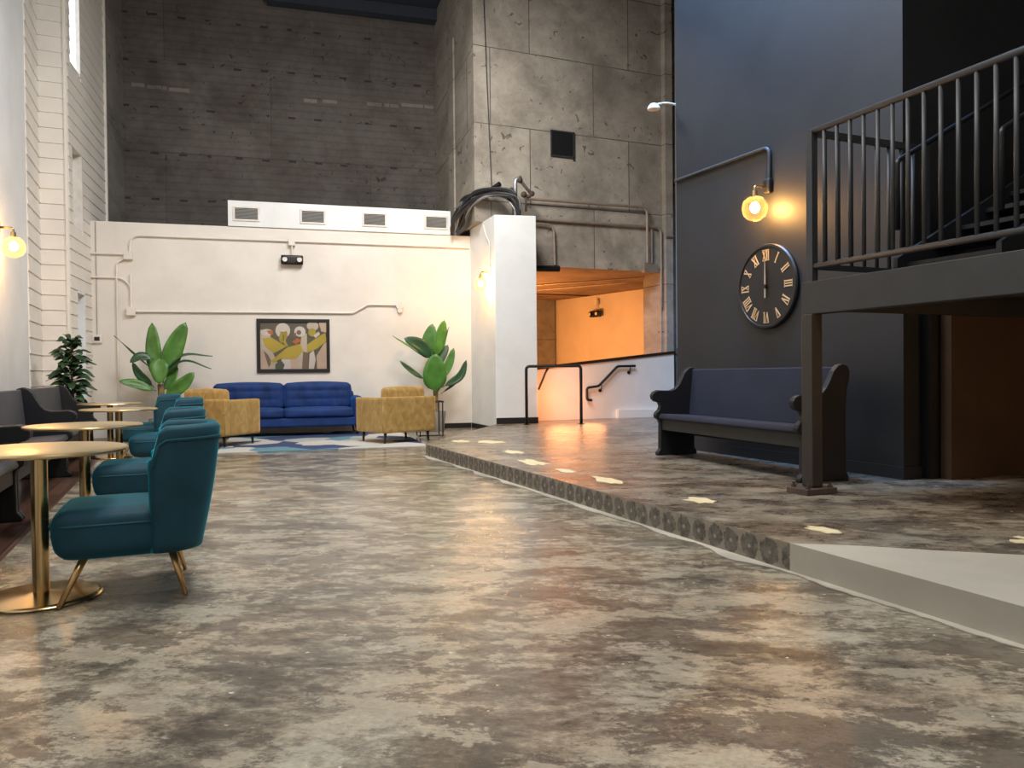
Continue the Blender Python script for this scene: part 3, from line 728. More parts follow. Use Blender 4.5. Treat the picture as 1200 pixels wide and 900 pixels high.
# ------------------------------------------------------------------ rug, sofa and gold armchairs
bm = NB(); mbox(bm, (2.40, -3.85, .001), (5.45, -.08, .013), MB); rug = obj('rug', bm, M['rug'], world=True)
tag(rug, 'blue white and grey patchwork rug under the gold armchairs', 'rug')
def make_sofa():
    w = 2.80
    t = thing('sofa', 'royal blue tufted velvet sofa below the framed bird picture', 'sofa', BW(4.62-1.0, .62, .002)-Vector((0, 0, 0)), -A7)
    t.location = BW(3.33, .62, .014); t.matrix_basis = Matrix.Translation(t.location) @ Matrix.Rotation(-A7, 4, 'Z')
    h = w/2
    bm = NB(); cushion(bm, (-h+.02, -.47, .16), (h-.02, .46, .33), .03, 0, 8); obj('base_frame', bm, M['blue'], t, smooth=True)
    for s in (-1, 1):
        bm = NB(); cushion(bm, (s*h-(.17 if s > 0 else 0), -.47, .16), (s*h+(0 if s > 0 else .17), .46, .70), .05, .008, 10); obj('arm', bm, M['blue'], t, smooth=True)
        x0, x1 = (-h+.17, -.005) if s < 0 else (.005, h-.17)
        def seam(Pt, p, front=1):
            return Pt
        bm = NB(); cushion(bm, (x0, -.50, .325), (x1, .22, .50), .05, .018, 10); obj('seat_cushion', bm, M['blue'], t, smooth=True)
        def tuft(Pt, p):
            if p[1] < -.5:
                for gx in (-.5, 0, .5): Pt.y += .048*math.exp(-((p[0]-gx)/.085)**2)*(1-p[2]**2)
                for gz in (-.25, .4): Pt.y += .012*math.exp(-((p[2]-gz)/.12)**2)*(1-p[0]**4)
            return Pt
        bm = NB(); cushion(bm, (x0, .12, .47), (x1, .36, .95), .07, .03, 28, tuft); obj('back_cushion', bm, M['blue'], t, smooth=True)
        for y in (-.40, .38):
            bm = NB(); cyl(bm, (s*(h-.12), y, .17), (s*(h-.10), y, 0), .024, .016); obj('leg', bm, M['darkleg'], t, smooth=True)
    bm = NB(); cushion(bm, (-h+.10, .30, .16), (h-.10, .46, .80), .05, 0, 8); obj('back_frame', bm, M['blue'], t, smooth=True)
make_sofa()
def make_armchair(label, loc, rz):
    """faces +y; square arms, loose back cushion rising above the frame"""
    t = thing('armchair', label, 'armchair', loc, rz, 'gold velvet armchairs facing the sofa')
    w, d = .50, .43
    bm = NB(); cushion(bm, (-w+.10, -d+.05, .165), (w-.10, d-.01, .34), .02, 0, 6); obj('base_frame', bm, M['mustard'], t, smooth=True)
    bm = NB(); cushion(bm, (-w, -d, .165), (w, -d+.13, .735), .018, .0, 12); obj('back_panel', bm, M['mustard'], t, smooth=True)
    for s in (-1, 1):
        bm = NB(); cushion(bm, (s*w-(.11 if s > 0 else 0), -d+.135, .165), (s*w+(0 if s > 0 else .11), d, .725), .018, .0, 10); obj('arm', bm, M['mustard'], t, smooth=True)
        for y in (-d+.09, d-.09):
            bm = NB(); cyl(bm, (s*(w-.10), y, .17), (s*(w-.085), y, 0), .026, .016); obj('leg', bm, M['darkleg'], t, smooth=True)
    bm = NB(); cushion(bm, (-w+.115, -d+.26, .335), (w-.115, d-.0, .48), .04, .02, 10); obj('seat_cushion', bm, M['mustard'], t, smooth=True)
    bm = NB(); cushion(bm, (-w+.13, -d+.10, .47), (w-.13, -d+.29, .885), .05, .02, 12); bc = obj('back_cushion', bm, M['mustard'], t, smooth=True)
    bm = NB(); tube(bm, [(-w+.15, -d+.115, .86), (w-.15, -d+.115, .86)], .007, n=8); obj('piping', bm, M['mustard'], bc, smooth=True)
    for s in (-1, 1):
        bm = NB(); tube(bm, [(s*(w-.004), -d+.004, .18), (s*(w-.004), -d+.004, .73)], .006, n=8); obj('piping', bm, M['mustard'], t, smooth=True)
    return t
AR = make_armchair('gold velvet armchair on the right, its back to the concrete step', (3.28, 12.55, .014), math.radians(17))
dup(AR, (.55, 13.25, .014), math.radians(-42), 'gold velvet armchair on the left, behind the teal chairs')
sd = thing('side_table', 'small black wire-framed side table half hidden behind the right armchair', 'side table', (4.05, 13.15, .014), -A7)
bm = NB(); box(bm, (-.22, -.2, .60), (.22, .2, .625)); obj('table_top', bm, M['black'], sd, bevel=.004)
for s in (-1, 1):
    bm = NB(); tube(bm, [(s*.2, -.18, .60), (s*.2, -.18, .012), (s*.2, .18, .012), (s*.2, .18, .60)], .011, .015, 8); obj('leg', bm, M['black'], sd)
bm = NB(); tube(bm, [(-.2, 0, .012), (.2, 0, .012)], .01, n=8); obj('stretcher', bm, M['black'], sd)

# ------------------------------------------------------------------ plants
def leaf_mesh(bm, pts, width, nrm, fold=.25, stalk=.12, mi=0, tipw=.9, segs=14):
    """blade along a 3D curve; nrm = direction the upper face looks"""
    P_ = catmull(pts, 6); n = len(P_)-1; nrm = Vector(nrm).normalized(); rows = []
    for i, p in enumerate(P_):
        s = i/n; d = (P_[min(i+1, n)]-P_[max(i-1, 0)]).normalized(); side = d.cross(nrm)
        side = side.normalized() if side.length > 1e-4 else Vector((1, 0, 0)); up = side.cross(d)
        q = max(0, (s-stalk)/(1-stalk)); wv = width/2*(math.sin(PI*min(1, q**.72))**.52 if 0 < q < 1 else 0)
        wv = max(wv, .006 if s < .9 else .0015)
        rows.append([bm.verts.new(p+side*wv*k+up*abs(k)*wv*fold+up*.006*math.sin(9*s+3*k)) for k in (-1, -.5, 0, .5, 1)])
    for a, b in zip(rows, rows[1:]):
        for k in range(4): bm.faces.new((a[k], a[k+1], b[k+1], b[k])).material_index = mi
def banana(label, foot, leaves, trunk_h, trunk_r):
    t = thing('banana_plant', label, 'plant', foot, -A7, 'potted banana plants by the back wall')
    bm = NB(); lathe(bm, [(.001, 0), (.15, 0), (.165, .02), (.205, .36), (.21, .38), (.19, .38), (.185, .34), (.001, .33)], 32); smooth_by_angle(obj('planter', bm, M['pot'], t))
    bm = NB(); tube(bm, None, trunk_r, n=12, smooth_path=catmull([(0, 0, .32), (.01, 0, .6), (0, 0, trunk_h)])); obj('trunk', bm, M['trunk'], t, smooth=True)
    for pts, w, nrm, m in leaves:
        bm = NB(); leaf_mesh(bm, pts, w, nrm); obj('leaf', bm, M[m], t, smooth=True, solid=.004)
def seg(a, b, dy0, dy1, bow=(0, 0)):
    """leaf centre line from a to b (x, z), bowing by bow at its middle, depth dy0..dy1"""
    m = ((a[0]+b[0])/2+bow[0], (a[1]+b[1])/2+bow[1])
    return [(a[0], dy0, a[1]), (m[0], (dy0*.4+dy1*.6), m[1]), (b[0], dy1, b[1])]
F_ = (0, -1, .15)
banana('banana plant with two tall paddle leaves at the left of the back wall', (-.30, 15.05, 0), [
    (seg((-.02, .95), (-.14, 2.07), .02, .10, (-.03, 0)), .27, F_, 'leaf'), (seg((.03, .98), (.42, 2.08), .02, .08, (-.02, .05)), .33, (.2, -1, .1), 'leaf'),
    (seg((0, 1.46), (0, .98), -.05, -.16, (0, .03)), .30, (0, -1, .3), 'leaf'),
    (seg((-.05, 1.15), (-.74, 1.83), .0, .02, (-.02, .0)), .17, (.45, .12, .6), 'leafdeep'), (seg((-.1, 1.42), (-.47, 1.36), -.05, -.12, (-.02, .07)), .17, (-.1, -1, .6), 'leafdeep'),
    (seg((-.10, .92), (-.43, 1.36), -.02, -.10, (-.05, .0)), .15, (-.3, -1, .1), 'leafdeep'), (seg((-.06, .86), (-.63, 1.04), -.08, -.2, (-.03, .03)), .17, (0, -1, .5), 'leaf'),
    (seg((.05, 1.2), (.86, 1.47), .02, .05, (-.08, .14)), .13, (0, -.35, 1), 'leafdeep'), (seg((.05, 1.15), (.85, 1.24), -.05, -.1, (-.05, .18)), .11, (0, -.3, 1), 'leafdeep'),
    (seg((.04, .85), (.27, 1.30), 0, .05, (.02, -.02)), .17, (-.3, -1, 0), 'leaf'), (seg((.05, .78), (.57, 1.18), -.1, -.16, (.03, -.05)), .25, (-.1, -1, .1), 'leaf')], .98, .055)
banana('banana plant with broad dark leaves behind the right gold armchair', (4.60, 14.55, 0), [
    (seg((-.05, 1.35), (-.02, 2.10), .05, .10, (-.05, 0)), .30, (-.3, -1, 0), 'leaf'), (seg((0, 1.4), (.21, 2.17), .0, .06, (.0, .02)), .26, (.3, -1, 0), 'leaf'),
    (seg((.12, 1.6), (.31, 2.04), .06, .1), .10, (.9, -.4, 0), 'leafdeep'),
    (seg((-.05, 1.38), (-.62, 1.80), -.05, -.14, (.04, .06)), .27, (-.2, -1, .35), 'leafdeep'), (seg((-.2, 1.45), (-.80, 1.86), .08, .12), .07, (.3, -.5, .8), 'leaf'),
    (seg((-.2, 1.0), (-.70, 1.37), -.05, -.1, (-.02, -.02)), .11, (-.1, -.9, .6), 'leafdeep'), (seg((-.02, .72), (-.02, 1.50), -.12, -.20, (-.02, 0)), .46, (-.1, -1, .1), 'leaf'),
    (seg((0, 1.2), (.28, 1.68), .02, .06, (0, .02)), .19, (-.2, -1, .2), 'leafdeep'), (seg((.06, .95), (.37, 1.62), -.05, -.05, (.05, 0)), .17, (-.4, -1, 0), 'leaf'),
    (seg((.14, .85), (.62, 1.38), -.02, -.05, (.10, -.06)), .16, (.2, -1, .3), 'leafdeep'), (seg((.12, .72), (.63, 1.28), .05, .0, (.06, -.04)), .07, (.2, -.6, .8), 'leafdeep'),
    (seg((.02, .7), (.12, 1.2), .0, .0), .12, (0, -1, 0), 'leaf')], .95, .05)
fig = thing('fig_plant', 'bushy dark green fig plant in the left corner behind the last pew', 'plant', (-1.50, 13.45, .004), 0)
bm = NB(); lathe(bm, [(.001, 0), (.13, 0), (.17, .30), (.175, .32), (.155, .32), (.15, .29), (.001, .28)], 28); smooth_by_angle(obj('planter', bm, M['pot'], fig))
bm = NB(); tube(bm, None, .016, n=8, smooth_path=catmull([(0, 0, .28), (.02, .01, .8), (0, 0, 1.25), (.01, 0, 1.68)])); obj('stem', bm, M['trunk'], fig, smooth=True)
bm = NB(); rng = random.Random(5)
for k in range(125):
    z = .62+1.03*(k/125)**.9; a = k*2.399+rng.uniform(-.4, .4); r0 = .01
    spread = .22+.13*math.sin(PI*min(1, (z-.5)/1.15)); rl = spread*rng.uniform(.65, 1.1); el = rng.uniform(-.25, .5)+(.5 if z > 1.5 else 0)
    d = Vector((math.cos(a)*math.cos(el), math.sin(a)*math.cos(el), math.sin(el))); p0 = Vector((0, 0, z))
    leaf_mesh(bm, [p0, p0+d*rl*.55+Vector((0, 0, .02)), p0+d*rl+Vector((0, 0, -.04))], rng.uniform(.09, .135), (-d.x*.4+rng.uniform(-.3, .3), -d.y*.4-.35, 1), .2, .18)
obj('foliage', bm, M['leafdark'], fig, smooth=True)

# ------------------------------------------------------------------ things on the back wall
def bwl(u, v, z): return MB @ Vector((u, v, z))
def mount(name, label, cat, u, v, z, group=None): return thing(name, label, cat, tuple(bwl(u, v, z)), -A7, group)
# framed picture of white birds with long yellow bills
pic = mount('framed_picture', 'black framed picture of white long-billed birds above the blue sofa', 'picture', 3.525, -.005, 1.17)
w, h = 1.36, 1.03
bm = NB()
for a, b, c, d in ((-w/2, w/2, 0, .065), (-w/2, w/2, h-.065, h), (-w/2, -w/2+.065, .065, h-.065), (w/2-.065, w/2, .065, h-.065)): box(bm, (a, -.04, c), (b, 0, d))
obj('frame', bm, M['black'], pic, bevel=.006)
art_m = [plaster('art_%d' % i, c, .7, .16) for i, c in enumerate([(.14, .125, .09), (.56, .48, .38), (.50, .38, .06), (.60, .44, .34), (.22, .14, .10), (.66, .60, .54), (.42, .34, .06), (.10, .12, .08), (.50, .17, .06), (.02, .018, .015)])]
bm = NB(); aw, ah = w-.12, h-.12; layer = [0]
def art(pts, mi):
    y = -.012-.0006*layer[0]; layer[0] += 1
    vs = [bm.verts.new((-aw/2+x*aw, y, .06+(1-yy)*ah)) for x, yy in pts]; bm.faces.new(vs).material_index = mi
def blob(x, y, rx, ry, mi, rot=0): art([(x+rx*math.cos(t)*math.cos(rot)-ry*math.sin(t)*math.sin(rot), y+rx*math.cos(t)*math.sin(rot)+ry*math.sin(t)*math.cos(rot)) for t in (2*PI*k/22 for k in range(22))], mi)
art([(0, 0), (1, 0), (1, 1), (0, 1)], 0)
art([(0, .17), (.10, .16), (.16, .24), (.14, .5), (.22, .75), (.30, 1), (0, 1)], 1); art([(0, .55), (.05, .6), (.13, .95), (.12, 1), (.02, 1)], 3)
art([(.05, .60), (.12, .70), (.17, .85), (.13, .98), (.10, .85)], 4)
art([(.03, .35), (.16, .32), (.39, .52), (.20, .66), (.08, .52)], 2); blob(.10, .22, .09, .07, 5); art([(.10, .18), (.19, .18), (.20, .27), (.13, .25)], 8)
art([(.32, .78), (.44, .78), (.47, 1), (.24, 1)], 5); art([(.44, .74), (.58, .70), (.56, 1), (.46, 1)], 3); art([(.22, .9), (.30, .80), (.36, .9), (.34, 1), (.22, 1)], 7)
blob(.34, .18, .11, .16, 5); blob(.345, .30, .06, .14, 6, .15); art([(.30, .28), (.35, .30), (.42, .52), (.37, .5)], 2); art([(.34, .27), (.352, .27), (.352, .40), (.34, .40)], 9)
art([(.62, .25), (.70, .24), (.70, .60), (.64, 1), (.54, 1), (.58, .7)], 1); art([(.64, .62), (.72, .66), (.70, 1), (.62, 1)], 4)
art([(.14, .84), (.40, .54), (.60, .46), (.64, .62), (.52, .78), (.30, .78), (.16, .88)], 2); art([(.12, .98), (.17, .84), (.20, .84), (.15, .99)], 1)
blob(.595, .20, .085, .11, 5); blob(.58, .22, .035, .05, 4); art([(.47, .42), (.55, .34), (.62, .38), (.54, .48)], 8); art([(.46, .28), (.54, .22), (.53, .33)], 4)
art([(.84, .72), (.96, .45), (1, .42), (1, 1), (.85, 1)], 3); art([(.74, .66), (.80, .60), (.83, .8), (.80, 1), (.72, 1)], 5)
art([(.70, .48), (.86, .32), (.98, .22), (1, .40), (.86, .56), (.70, .66)], 2); blob(.79, .08, .09, .10, 1); blob(.78, .22, .06, .09, 6); art([(.80, .28), (.88, .20), (.90, .26), (.83, .34)], 5)
art([(.88, .0), (1, 0), (1, .22), (.92, .2)], 3); blob(.34, .14, .07, .07, 5)
obj('artwork', bm, art_m, pic)
bm = NB(); box(bm, (-aw/2, -.034, .06), (aw/2, -.031, h-.06)); obj('glass_pane', bm, M['pane'], pic)
# vents
for k, u in enumerate((2.69, 3.915, 5.10, 6.34)):
    t = mount('air_vent', 'white framed louvred air vent, %s on the raised white duct box' % ('leftmost of the four', 'second from the left', 'third from the left', 'rightmost of the four')[k], 'vent', u, -.03, 4.08, 'air vents on the duct box')
    bm = NB()
    for a, b, c, d in ((-.245, .245, -.035, .0), (-.245, .245, .21, .245), (-.245, -.205, 0, .21), (.205, .245, 0, .21)): box(bm, (a, -.02, c), (b, 0, d))
    obj('frame', bm, M['whitemetal'], t, bevel=.004)
    bm = NB(); box(bm, (-.205, -.003, 0), (.205, 0, .21), 1)
    for q in range(9): mbox(bm, (-.205, -.012, -.002), (.205, .012, .002), Matrix.Translation((0, -.012, .018+q*.0215)) @ Matrix.Rotation(.7, 4, 'X'), 0)
    obj('slats', bm, [M['ventslat'], M['dull']], t)
# emergency lights
def emergency(label, loc, rz, stub):
    t = thing('emergency_light', label, 'emergency light', loc, rz, 'twin-head emergency lights')
    bm = NB(); cushion(bm, (-.205, -.12, -.09), (.205, -.02, .09), .02, 0, 6); obj('housing', bm, M['black'], t, smooth=True)
    for s in (-1, 1):
        bm = NB(); cyl(bm, (s*.135, -.12, .005), (s*.135, -.175, -.005), .048, .058, 20); e = smooth_by_angle(obj('lamp_head', bm, M['black'], t))
        bm = NB(); cyl(bm, (s*.135, -.174, -.005), (s*.135, -.182, -.005), .046, n=20); obj('lens', bm, M['lens'], e)
    bm = NB(); cyl(bm, (0, -.05, .085), (0, -.05, stub), .016); box(bm, (-.06, -.08, stub-.02), (.06, 0, stub+.12)); obj('bracket', bm, M['whitemetal'], t)
    return t
emergency('black twin-head emergency light hanging from the conduit on the white wall', tuple(bwl(3.515, -.01, 3.33)), -A7, .30)
emergency('black twin-head emergency light on the orange-lit lobby wall', (10.70, 18.9, 2.74), math.radians(-77), .26)
# thermostat
th = mount('thermostat', 'small white wall thermostat with dark screen, left corner of the white wall', 'thermostat', .10, 0, 1.72)
bm = NB(); cushion(bm, (-.085, -.04, 0), (.085, 0, .16), .015, 0, 4); obj('case', bm, M['whitemetal'], th, smooth=True)
bm = NB(); box(bm, (-.045, -.044, .05), (.045, -.039, .12)); obj('screen', bm, M['black'], th)
def conduit(name, label, pts, r, m, boxes=(), bend=.12, cat='conduit', wall=True, group=None):
    pts = [bwl(*p) for p in pts] if wall else [Vector(p) for p in pts]
    bm = NB(); tube(bm, pts, r, bend, 10)
    for c, s in boxes:
        if wall: mbox(bm, (c[0]-s, c[1]-.04, c[2]-s), (c[0]+s, c[1]+.04, c[2]+s), MB)
        else: box(bm, [q-s for q in c], [q+s for q in c])
    o = smooth_by_angle(obj(name, bm, m, world=True)); return tag(o, label, cat, group)
cg = 'painted conduits on the white wall'
conduit('wall_conduit', 'white conduit running high along the back wall below the vents', [(.66, -.03, 3.36), (.68, -.03, 3.70), (7.02, -.03, 3.70)], .021, M['white'], [((.64, -.04, 3.33), .075)], .2, group=cg)
conduit('wall_conduit', 'white conduit with a kink, running just above the bird picture', [(.67, -.03, 2.98), (.67, -.03, 2.31), (4.66, -.03, 2.33), (4.95, -.03, 2.50), (5.52, -.03, 2.50)], .021, M['white'], [((.67, -.04, 2.31), .075)], .03, group=cg)
bm = NB(); cyl(bm, bwl(5.58, 0, 2.49), bwl(5.58, -.06, 2.49), .075, n=20); cyl(bm, bwl(5.58, -.06, 2.40), bwl(5.58, -.07, 2.40), .05, n=16)
tag(obj('outlet_box', bm, M['whitemetal'], world=True), 'round white outlet box ending the kinked conduit right of the picture', 'outlet box')
conduit('wall_conduit', 'white conduit dropping to the floor left of the banana plant', [(.60, -.03, 3.27), (.44, -.03, 3.20), (.44, -.03, .02)], .018, M['white'], (), .15, group=cg)
conduit('wall_conduit', 'short white conduit from the siding corner bending down to a small box', [(.0, -.03, 2.92), (.52, -.03, 2.92), (.67, -.03, 2.78), (.67, -.03, 2.42)], .018, M['white'], (), .15, group=cg)
conduit('wall_conduit', 'straight white stub conduit in the corner feeding the upper junction box', [(-.0, -.03, 3.35), (.57, -.03, 3.35)], .020, M['white'], (), group=cg)
conduit('thermostat_wire', 'thin wire dropping straight down the wall to the white thermostat', [(.10, -.012, 3.93), (.10, -.012, 1.88)], .007, M['ventslat'], (), cat='wire')

# ------------------------------------------------------------------ globe wall lamps
def wall_lamp(label, loc, rz, power=30, r=.13, metal='black'):
    """local +x points out of the wall"""
    t = thing('globe_wall_lamp', label, 'wall lamp', loc, rz, 'amber globe wall lamps')
    bm = NB(); cushion(bm, (0, -.05, -.07), (.06, .05, .09), .02, 0, 6); obj('back_box', bm, M[metal], t, smooth=True)
    bm = NB(); tube(bm, [(.05, 0, 0), (.2, 0, 0), (.2, 0, -.06)], .014, .03, 10); obj('arm', bm, M['gold'], t, smooth=True)
    bm = NB(); cyl(bm, (.2, 0, -.05), (.2, 0, -.12), .028, .034, 20); smooth_by_angle(obj('socket', bm, M['gold'], t))
    bm = NB(); sphere(bm, (.2, 0, -.235), r, 32); g = obj('glass_globe', bm, M['globe'], t, smooth=True)
    bm = NB(); sphere(bm, (.2, 0, -.225), .045, 20, 0, (1, 1, 1.25)); obj('bulb', bm, M['bulb'], t, smooth=True)
    return t
wall_lamp('amber globe wall lamp above the dark clock', (5.70, 6.41, 3.02), PI)
wall_lamp('amber globe wall lamp on the side of the white pillar', (5.475, 13.75, 3.035), PI-A7, metal='whitemetal')
wall_lamp('amber globe wall lamp at the left edge on the smooth white wall', (-2.03, 11.1, 2.935), 0)
conduit('lamp_conduit', 'dark conduit along the charcoal wall bending down to the globe lamp', [(5.68, 8.06, 3.47), (5.68, 6.39, 3.44), (5.68, 6.40, 3.08)], .018, M['railsteel'], (), .10, wall=False)
conduit('lamp_conduit', 'thin white conduit climbing the pillar side above its globe lamp', [(5.455, 13.75, 3.10), (5.455, 13.75, 3.60), (5.465, 13.98, 3.78), (5.47, 14.1, 4.0)], .010, M['white'], (), .08, wall=False)
# gooseneck lamp poking out past the end of the dark wall
gn = thing('gooseneck_lamp', 'small white gooseneck lamp sticking out past the dark wall edge', 'lamp', (5.85, 8.085, 4.36))
bm = NB(); cyl(bm, (0, -.015, 0), (0, .02, 0), .05, n=20); obj('mount', bm, M['whitemetal'], gn, smooth=False)
bm = NB(); tube(bm, None, .014, n=10, smooth_path=catmull([(0, .02, 0), (.0, .08, .04), (-.05, .11, .10), (-.2, .12, .11), (-.36, .12, .07)])); obj('arm', bm, M['whitemetal'], gn, smooth=True)
bm = NB(); lathe(bm, [(.02, .045), (.045, .035), (.075, .0), (.08, -.03), (.07, -.034)], 24, (-.38, .12, .04)); smooth_by_angle(obj('lamp_head', bm, M['whitemetal'], gn))

# ------------------------------------------------------------------ clock
ck = thing('wall_clock', 'large round black wall clock with pale roman numerals above the pew', 'clock', (5.70, 6.435, 1.545))
bm = NB(); lathe(bm, [(.001, 0), (.445, 0), (.447, -.03), (.435, -.045), (.415, -.047), (.41, -.036), (.001, -.034)], 72, (0, 0, .445), 'x'); smooth_by_angle(obj('dial', bm, M['black'], ck))
def cpt(a, b, d): return Vector((-d, -a, .445+b))
def stroke(bm, p, q, w0, w1=None, d0=.034, d1=.040):
    p, q = Vector(p), Vector(q); n = Vector((q.y-p.y, p.x-q.x)).normalized(); w1 = w0 if w1 is None else w1
    pts = [p+n*w0, q+n*w1, q-n*w1, p-n*w0]
    a = [bm.verts.new(cpt(v.x, v.y, d0)) for v in pts]; b = [bm.verts.new(cpt(v.x, v.y, d1)) for v in pts]
    bm.faces.new(a); bm.faces.new(b[::-1])
    for i in range(4): bm.faces.new((a[i], a[(i+1)%4], b[(i+1)%4], b[i]))
ROM = ['XII', 'I', 'II', 'III', 'IV', 'V', 'VI', 'VII', 'VIII', 'IX', 'X', 'XI']; CWID = {'I': .026, 'V': .056, 'X': .054}
for k, txt in enumerate(ROM):
    bm = NB(); th_ = 2*PI*k/12; R0 = .325; hh = .055; tot = sum(CWID[c] for c in txt); s = -tot/2
    def T(sx, rr): return (math.sin(th_)*(R0+rr)+math.cos(th_)*sx, math.cos(th_)*(R0+rr)-math.sin(th_)*sx)
    for c in txt:
        wd = CWID[c]; m_ = s+wd/2
        if c == 'I': stroke(bm, T(m_, -hh), T(m_, hh), .0065)
        elif c == 'V': stroke(bm, T(m_-.021, hh), T(m_, -hh), .0065); stroke(bm, T(m_+.021, hh), T(m_, -hh), .0035)
        else: stroke(bm, T(m_-.021, hh), T(m_+.021, -hh), .0065); stroke(bm, T(m_+.021, hh), T(m_-.021, -hh), .0035)
        for e in (-hh, hh):
            if c == 'V' and e < 0: continue
            stroke(bm, T(m_-wd*.46, e), T(m_+wd*.46, e), .003)
        s += wd
    obj('numeral', bm, M['numeral'], ck)
bm = NB(); stroke(bm, (0.004, -.12), (0.004, .05), .010, .008, .052, .058); stroke(bm, (0.004, .05), (0.004, .29), .008, .003, .052, .058); obj('minute_hand', bm, M['hand'], ck)
bm = NB(); stroke(bm, (0.0, -.02), (0.0, .10), .010, .012, .044, .049); stroke(bm, (0, .10), (0, .19), .012, .003, .044, .049); obj('hour_hand', bm, M['hand'], ck)
bm = NB(); cyl(bm, cpt(0, 0, .034), cpt(0, 0, .066), .022, n=20); obj('hub', bm, M['black'], ck)

# ------------------------------------------------------------------ handrails
hr = thing('guard_rail', 'black tubular guard rail standing on the platform beside the white pillar', 'railing', (6.32, 12.82, P))
pa, pb = Vector((5.85, 12.98, 0)), Vector((6.81, 12.66, 0)); up_ = Vector((0, 0, 1))
bm = NB(); tube(bm, [pa+up_*P, pa+up_*1.235, pb+up_*1.235, pb+up_*P], .028, .07, 12); obj('rail_loop', bm, M['black'], hr, world=True, smooth=True)
for q in (pa, pb):
    bm = NB(); cyl(bm, q+up_*P, q+up_*(P+.012), .06, n=20); obj('flange', bm, M['black'], hr, world=True)
bm = NB(); tube(bm, [(6.25, 12.85, 1.235), (6.34, 13.2, 1.10), (6.45, 13.72, .80)], .022, .05, 10); obj('sloping_rail', bm, M['black'], hr, world=True, smooth=True)
h2 = thing('handrail', 'black kinked handrail fixed along the white sloped half wall', 'handrail', (8.2, 13.93, .55))
bm = NB(); tube(bm, [(7.74, 13.93, .545), (7.63, 13.93, .555), (7.63, 13.93, .80), (7.90, 13.93, .83), (8.35, 13.93, 1.235), (8.78, 13.93, 1.24)], .026, .05, 10); obj('rail', bm, M['black'], h2, world=True, smooth=True)
for x, z in ((7.97, .87), (8.66, 1.235)):
    bm = NB(); tube(bm, [(x, 13.93, z-.02), (x, 13.93, z-.09), (x, 13.995, z-.12)], .010, .02, 8); cyl(bm, (x, 13.985, z-.13), (x, 14.0, z-.13), .035, n=16); obj('bracket', bm, M['black'], h2, world=True)

# ------------------------------------------------------------------ pipes and cables on the concrete block
pg = 'bare conduits on the concrete block'
conduit('pipe_run', 'upper bare conduit crossing the concrete block and bending down at right', [(6.35, 14.08, 4.57), (9.20, 14.08, 4.61), (9.20, 14.08, 3.44)], .028, M['rustpipe'], (), .16, wall=False, group=pg, cat='pipe')
conduit('pipe_run', 'lower bare conduit crossing the concrete block, running down the pier', [(6.40, 14.15, 4.19), (9.58, 14.13, 4.22), (9.58, 14.13, 2.5)], .028, M['rustpipe'], (), .16, wall=False, group=pg, cat='pipe')
conduit('pipe_run', 'short bare conduit bending down to the lobby opening beside the pillar', [(6.40, 14.12, 4.10), (7.0, 14.12, 4.10), (7.02, 14.12, 3.30)], .026, M['rustpipe'], (), .16, wall=False, group=pg, cat='pipe')
conduit('pipe_run', 'thin vertical conduit dropping into the box at the lobby corner', [(9.36, 14.15, 4.17), (9.36, 14.15, 3.44)], .022, M['rustpipe'], (), wall=False, group=pg, cat='pipe')
conduit('pipe_run', 'short horizontal conduit leading right behind the dark wall', [(9.64, 14.03, 4.02), (9.82, 14.03, 4.03)], .03, M['rustpipe'], (), wall=False, group=pg, cat='pipe')
conduit('pipe_run', 'thick grey vertical pipe on the pier beside the dark wall edge', [(9.93, 14.0, 1.62), (9.93, 14.0, 9.7)], .05, M['ventslat'], (), wall=False, group=pg, cat='pipe')
conduit('drain_pipe', 'thick black pipe stub under the lobby lintel', [(6.3, 14.1, 3.19), (7.10, 14.1, 3.22)], .065, M['black'], (), wall=False, cat='pipe')
bm = NB(); box(bm, (9.12, 14.08, 3.24), (9.48, 14.2, 3.42)); tag(obj('junction_box', bm, M['rustpipe'], world=True, bevel=.006), 'grey metal junction box at the upper right corner of the lobby opening', 'junction box')
lg = 'conduits under the lobby ceiling'
conduit('ceiling_conduit', 'front thin conduit slanting under the lobby ceiling', [(6.55, 15.7, 3.20), (7.5, 17.2, 3.21), (9.45, 14.6, 3.2)], .02, M['rustpipe'], (), .2, wall=False, group=lg, cat='pipe')
conduit('ceiling_conduit', 'rear thin conduit slanting under the lobby ceiling', [(6.9, 16.6, 3.2), (8.0, 18.3, 3.21), (9.6, 15.6, 3.2)], .02, M['rustpipe'], (), .2, wall=False, group=lg, cat='pipe')
rp = thing('riser_pipe', 'galvanised hooked riser pipe with rusty elbow on top of the pillar', 'pipe', (5.98, 13.7, 4.08))
bm = NB(); tube(bm, [(0, 0, 0), (0, 0, .74), (.12, 0, .80)], .042, .12, 14); obj('riser', bm, M['galv'], rp, smooth=True)
bm = NB(); cyl(bm, (0, 0, .22), (0, 0, .25), .052); cyl(bm, (0, 0, .30), (0, 0, .33), .052); obj('collar', bm, M['blacksteel'], rp)
bm = NB(); tube(bm, [(.10, 0, .74), (.32, -.02, .50), (.28, -.02, .42), (.17, -.02, .47)], .03, .05, 10); sphere(bm, (.10, 0, .74), .055, 12); sphere(bm, (.34, -.02, .50), .055, 12); sphere(bm, (.17, -.02, .47), .06, 12)
cyl(bm, (.21, -.02, .45), (.21, -.02, .15), .022); obj('elbow', bm, M['rust'], rp, smooth=True)
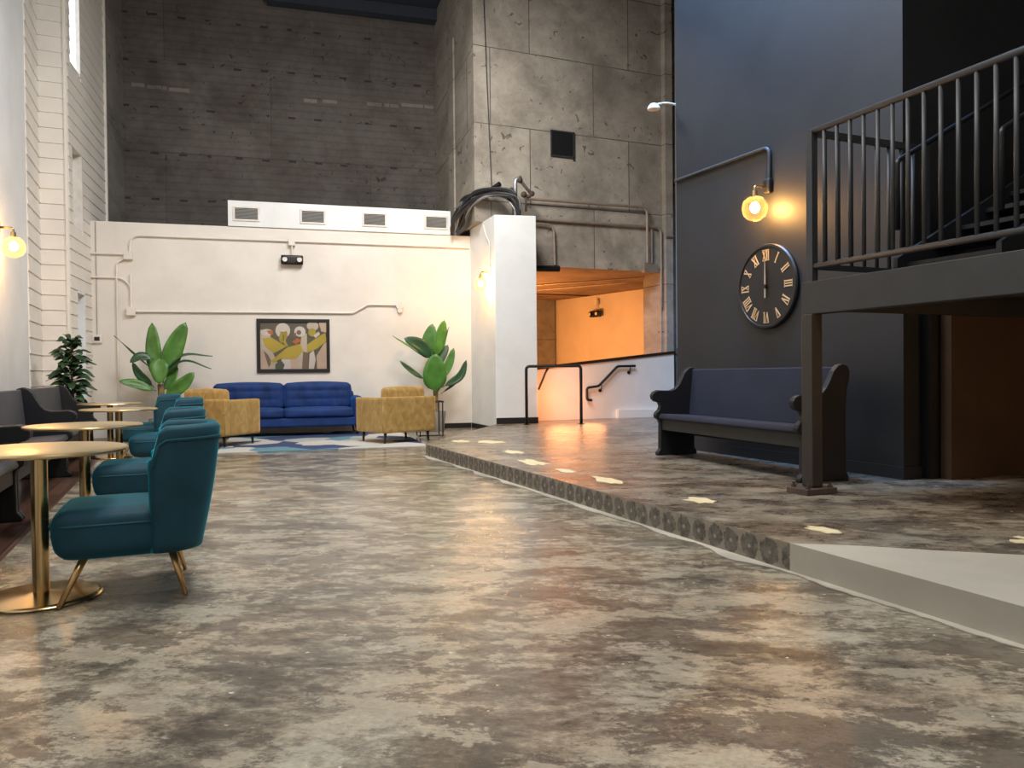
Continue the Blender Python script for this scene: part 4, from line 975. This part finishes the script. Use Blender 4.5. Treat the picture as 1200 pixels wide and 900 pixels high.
bm = NB(); cyl(bm, (-.08, 0, .50), (-.08, 0, .55), .04); sphere(bm, (-.08, 0, .56), .035, 10); tube(bm, [(-.08, 0, .5), (-.05, 0, .02)], .014); obj('side_tap', bm, M['rust'], rp, smooth=True)
cb = thing('cable_bundle', 'bundle of black and grey cables arching from the duct box onto the pillar', 'cables', (5.35, 14.5, 4.0))
rng = random.Random(21)
for k in range(13):
    o1 = Vector((rng.uniform(-.16, .16), rng.uniform(-.10, .10), rng.uniform(-.12, .12))); o2 = Vector((rng.uniform(-.08, .08), rng.uniform(-.2, .2), rng.uniform(-.06, .10)))
    pts = [Vector((5.20, 14.92, 3.98+.04*(k % 4)))+o1*.6, Vector((5.22, 14.75, 4.22))+o1*.8, Vector((5.24, 14.3, 4.48))+o2, Vector((5.52, 13.98, 4.58))+o2*.8, Vector((5.86, 13.7, 4.50))+o2*.8, Vector((5.97, 13.62, 4.28))+o2*.4, Vector((6.0+.02*(k % 3), 13.62+.03*(k % 4), 4.085))]
    bm = NB(); tube(bm, None, rng.choice((.018, .024, .03)), n=8, smooth_path=catmull(pts, 6)); obj('cable', bm, M['cablegrey'] if k % 4 == 1 else M['cable'], cb, world=True, smooth=True)
bm = NB(); cyl(bm, (5.60, 14.0, 4.66), (5.70, 13.8, 4.74), .05, n=14); tag(obj('pipe_stub', bm, M['black'], world=True), 'short black pipe stub above the arching cables', 'pipe')
conduit('hanging_wire', 'thin dark wire hanging down the left side of the concrete block', [(5.53, 14.17, 9.2), (5.60, 14.17, 6.9), (5.685, 14.17, 4.6)], .009, M['cable'], (), wall=False, cat='wire')
ht = thing('wall_hatch', 'square black metal hatch in the middle of the pale concrete wall', 'hatch', (7.25, 14.19, 5.52))
bm = NB(); box(bm, (-.25, -.012, 0), (.25, .0, .50)); obj('plate', bm, M['blacksteel'], ht)
bm = NB()
for a, b, c, d in ((-.27, .27, -.02, .015), (-.27, .27, .485, .515), (-.27, -.245, 0, .5), (.245, .27, -.06, .5)): box(bm, (a, -.03, c), (b, .0, d))
obj('frame', bm, M['railsteel'], ht)
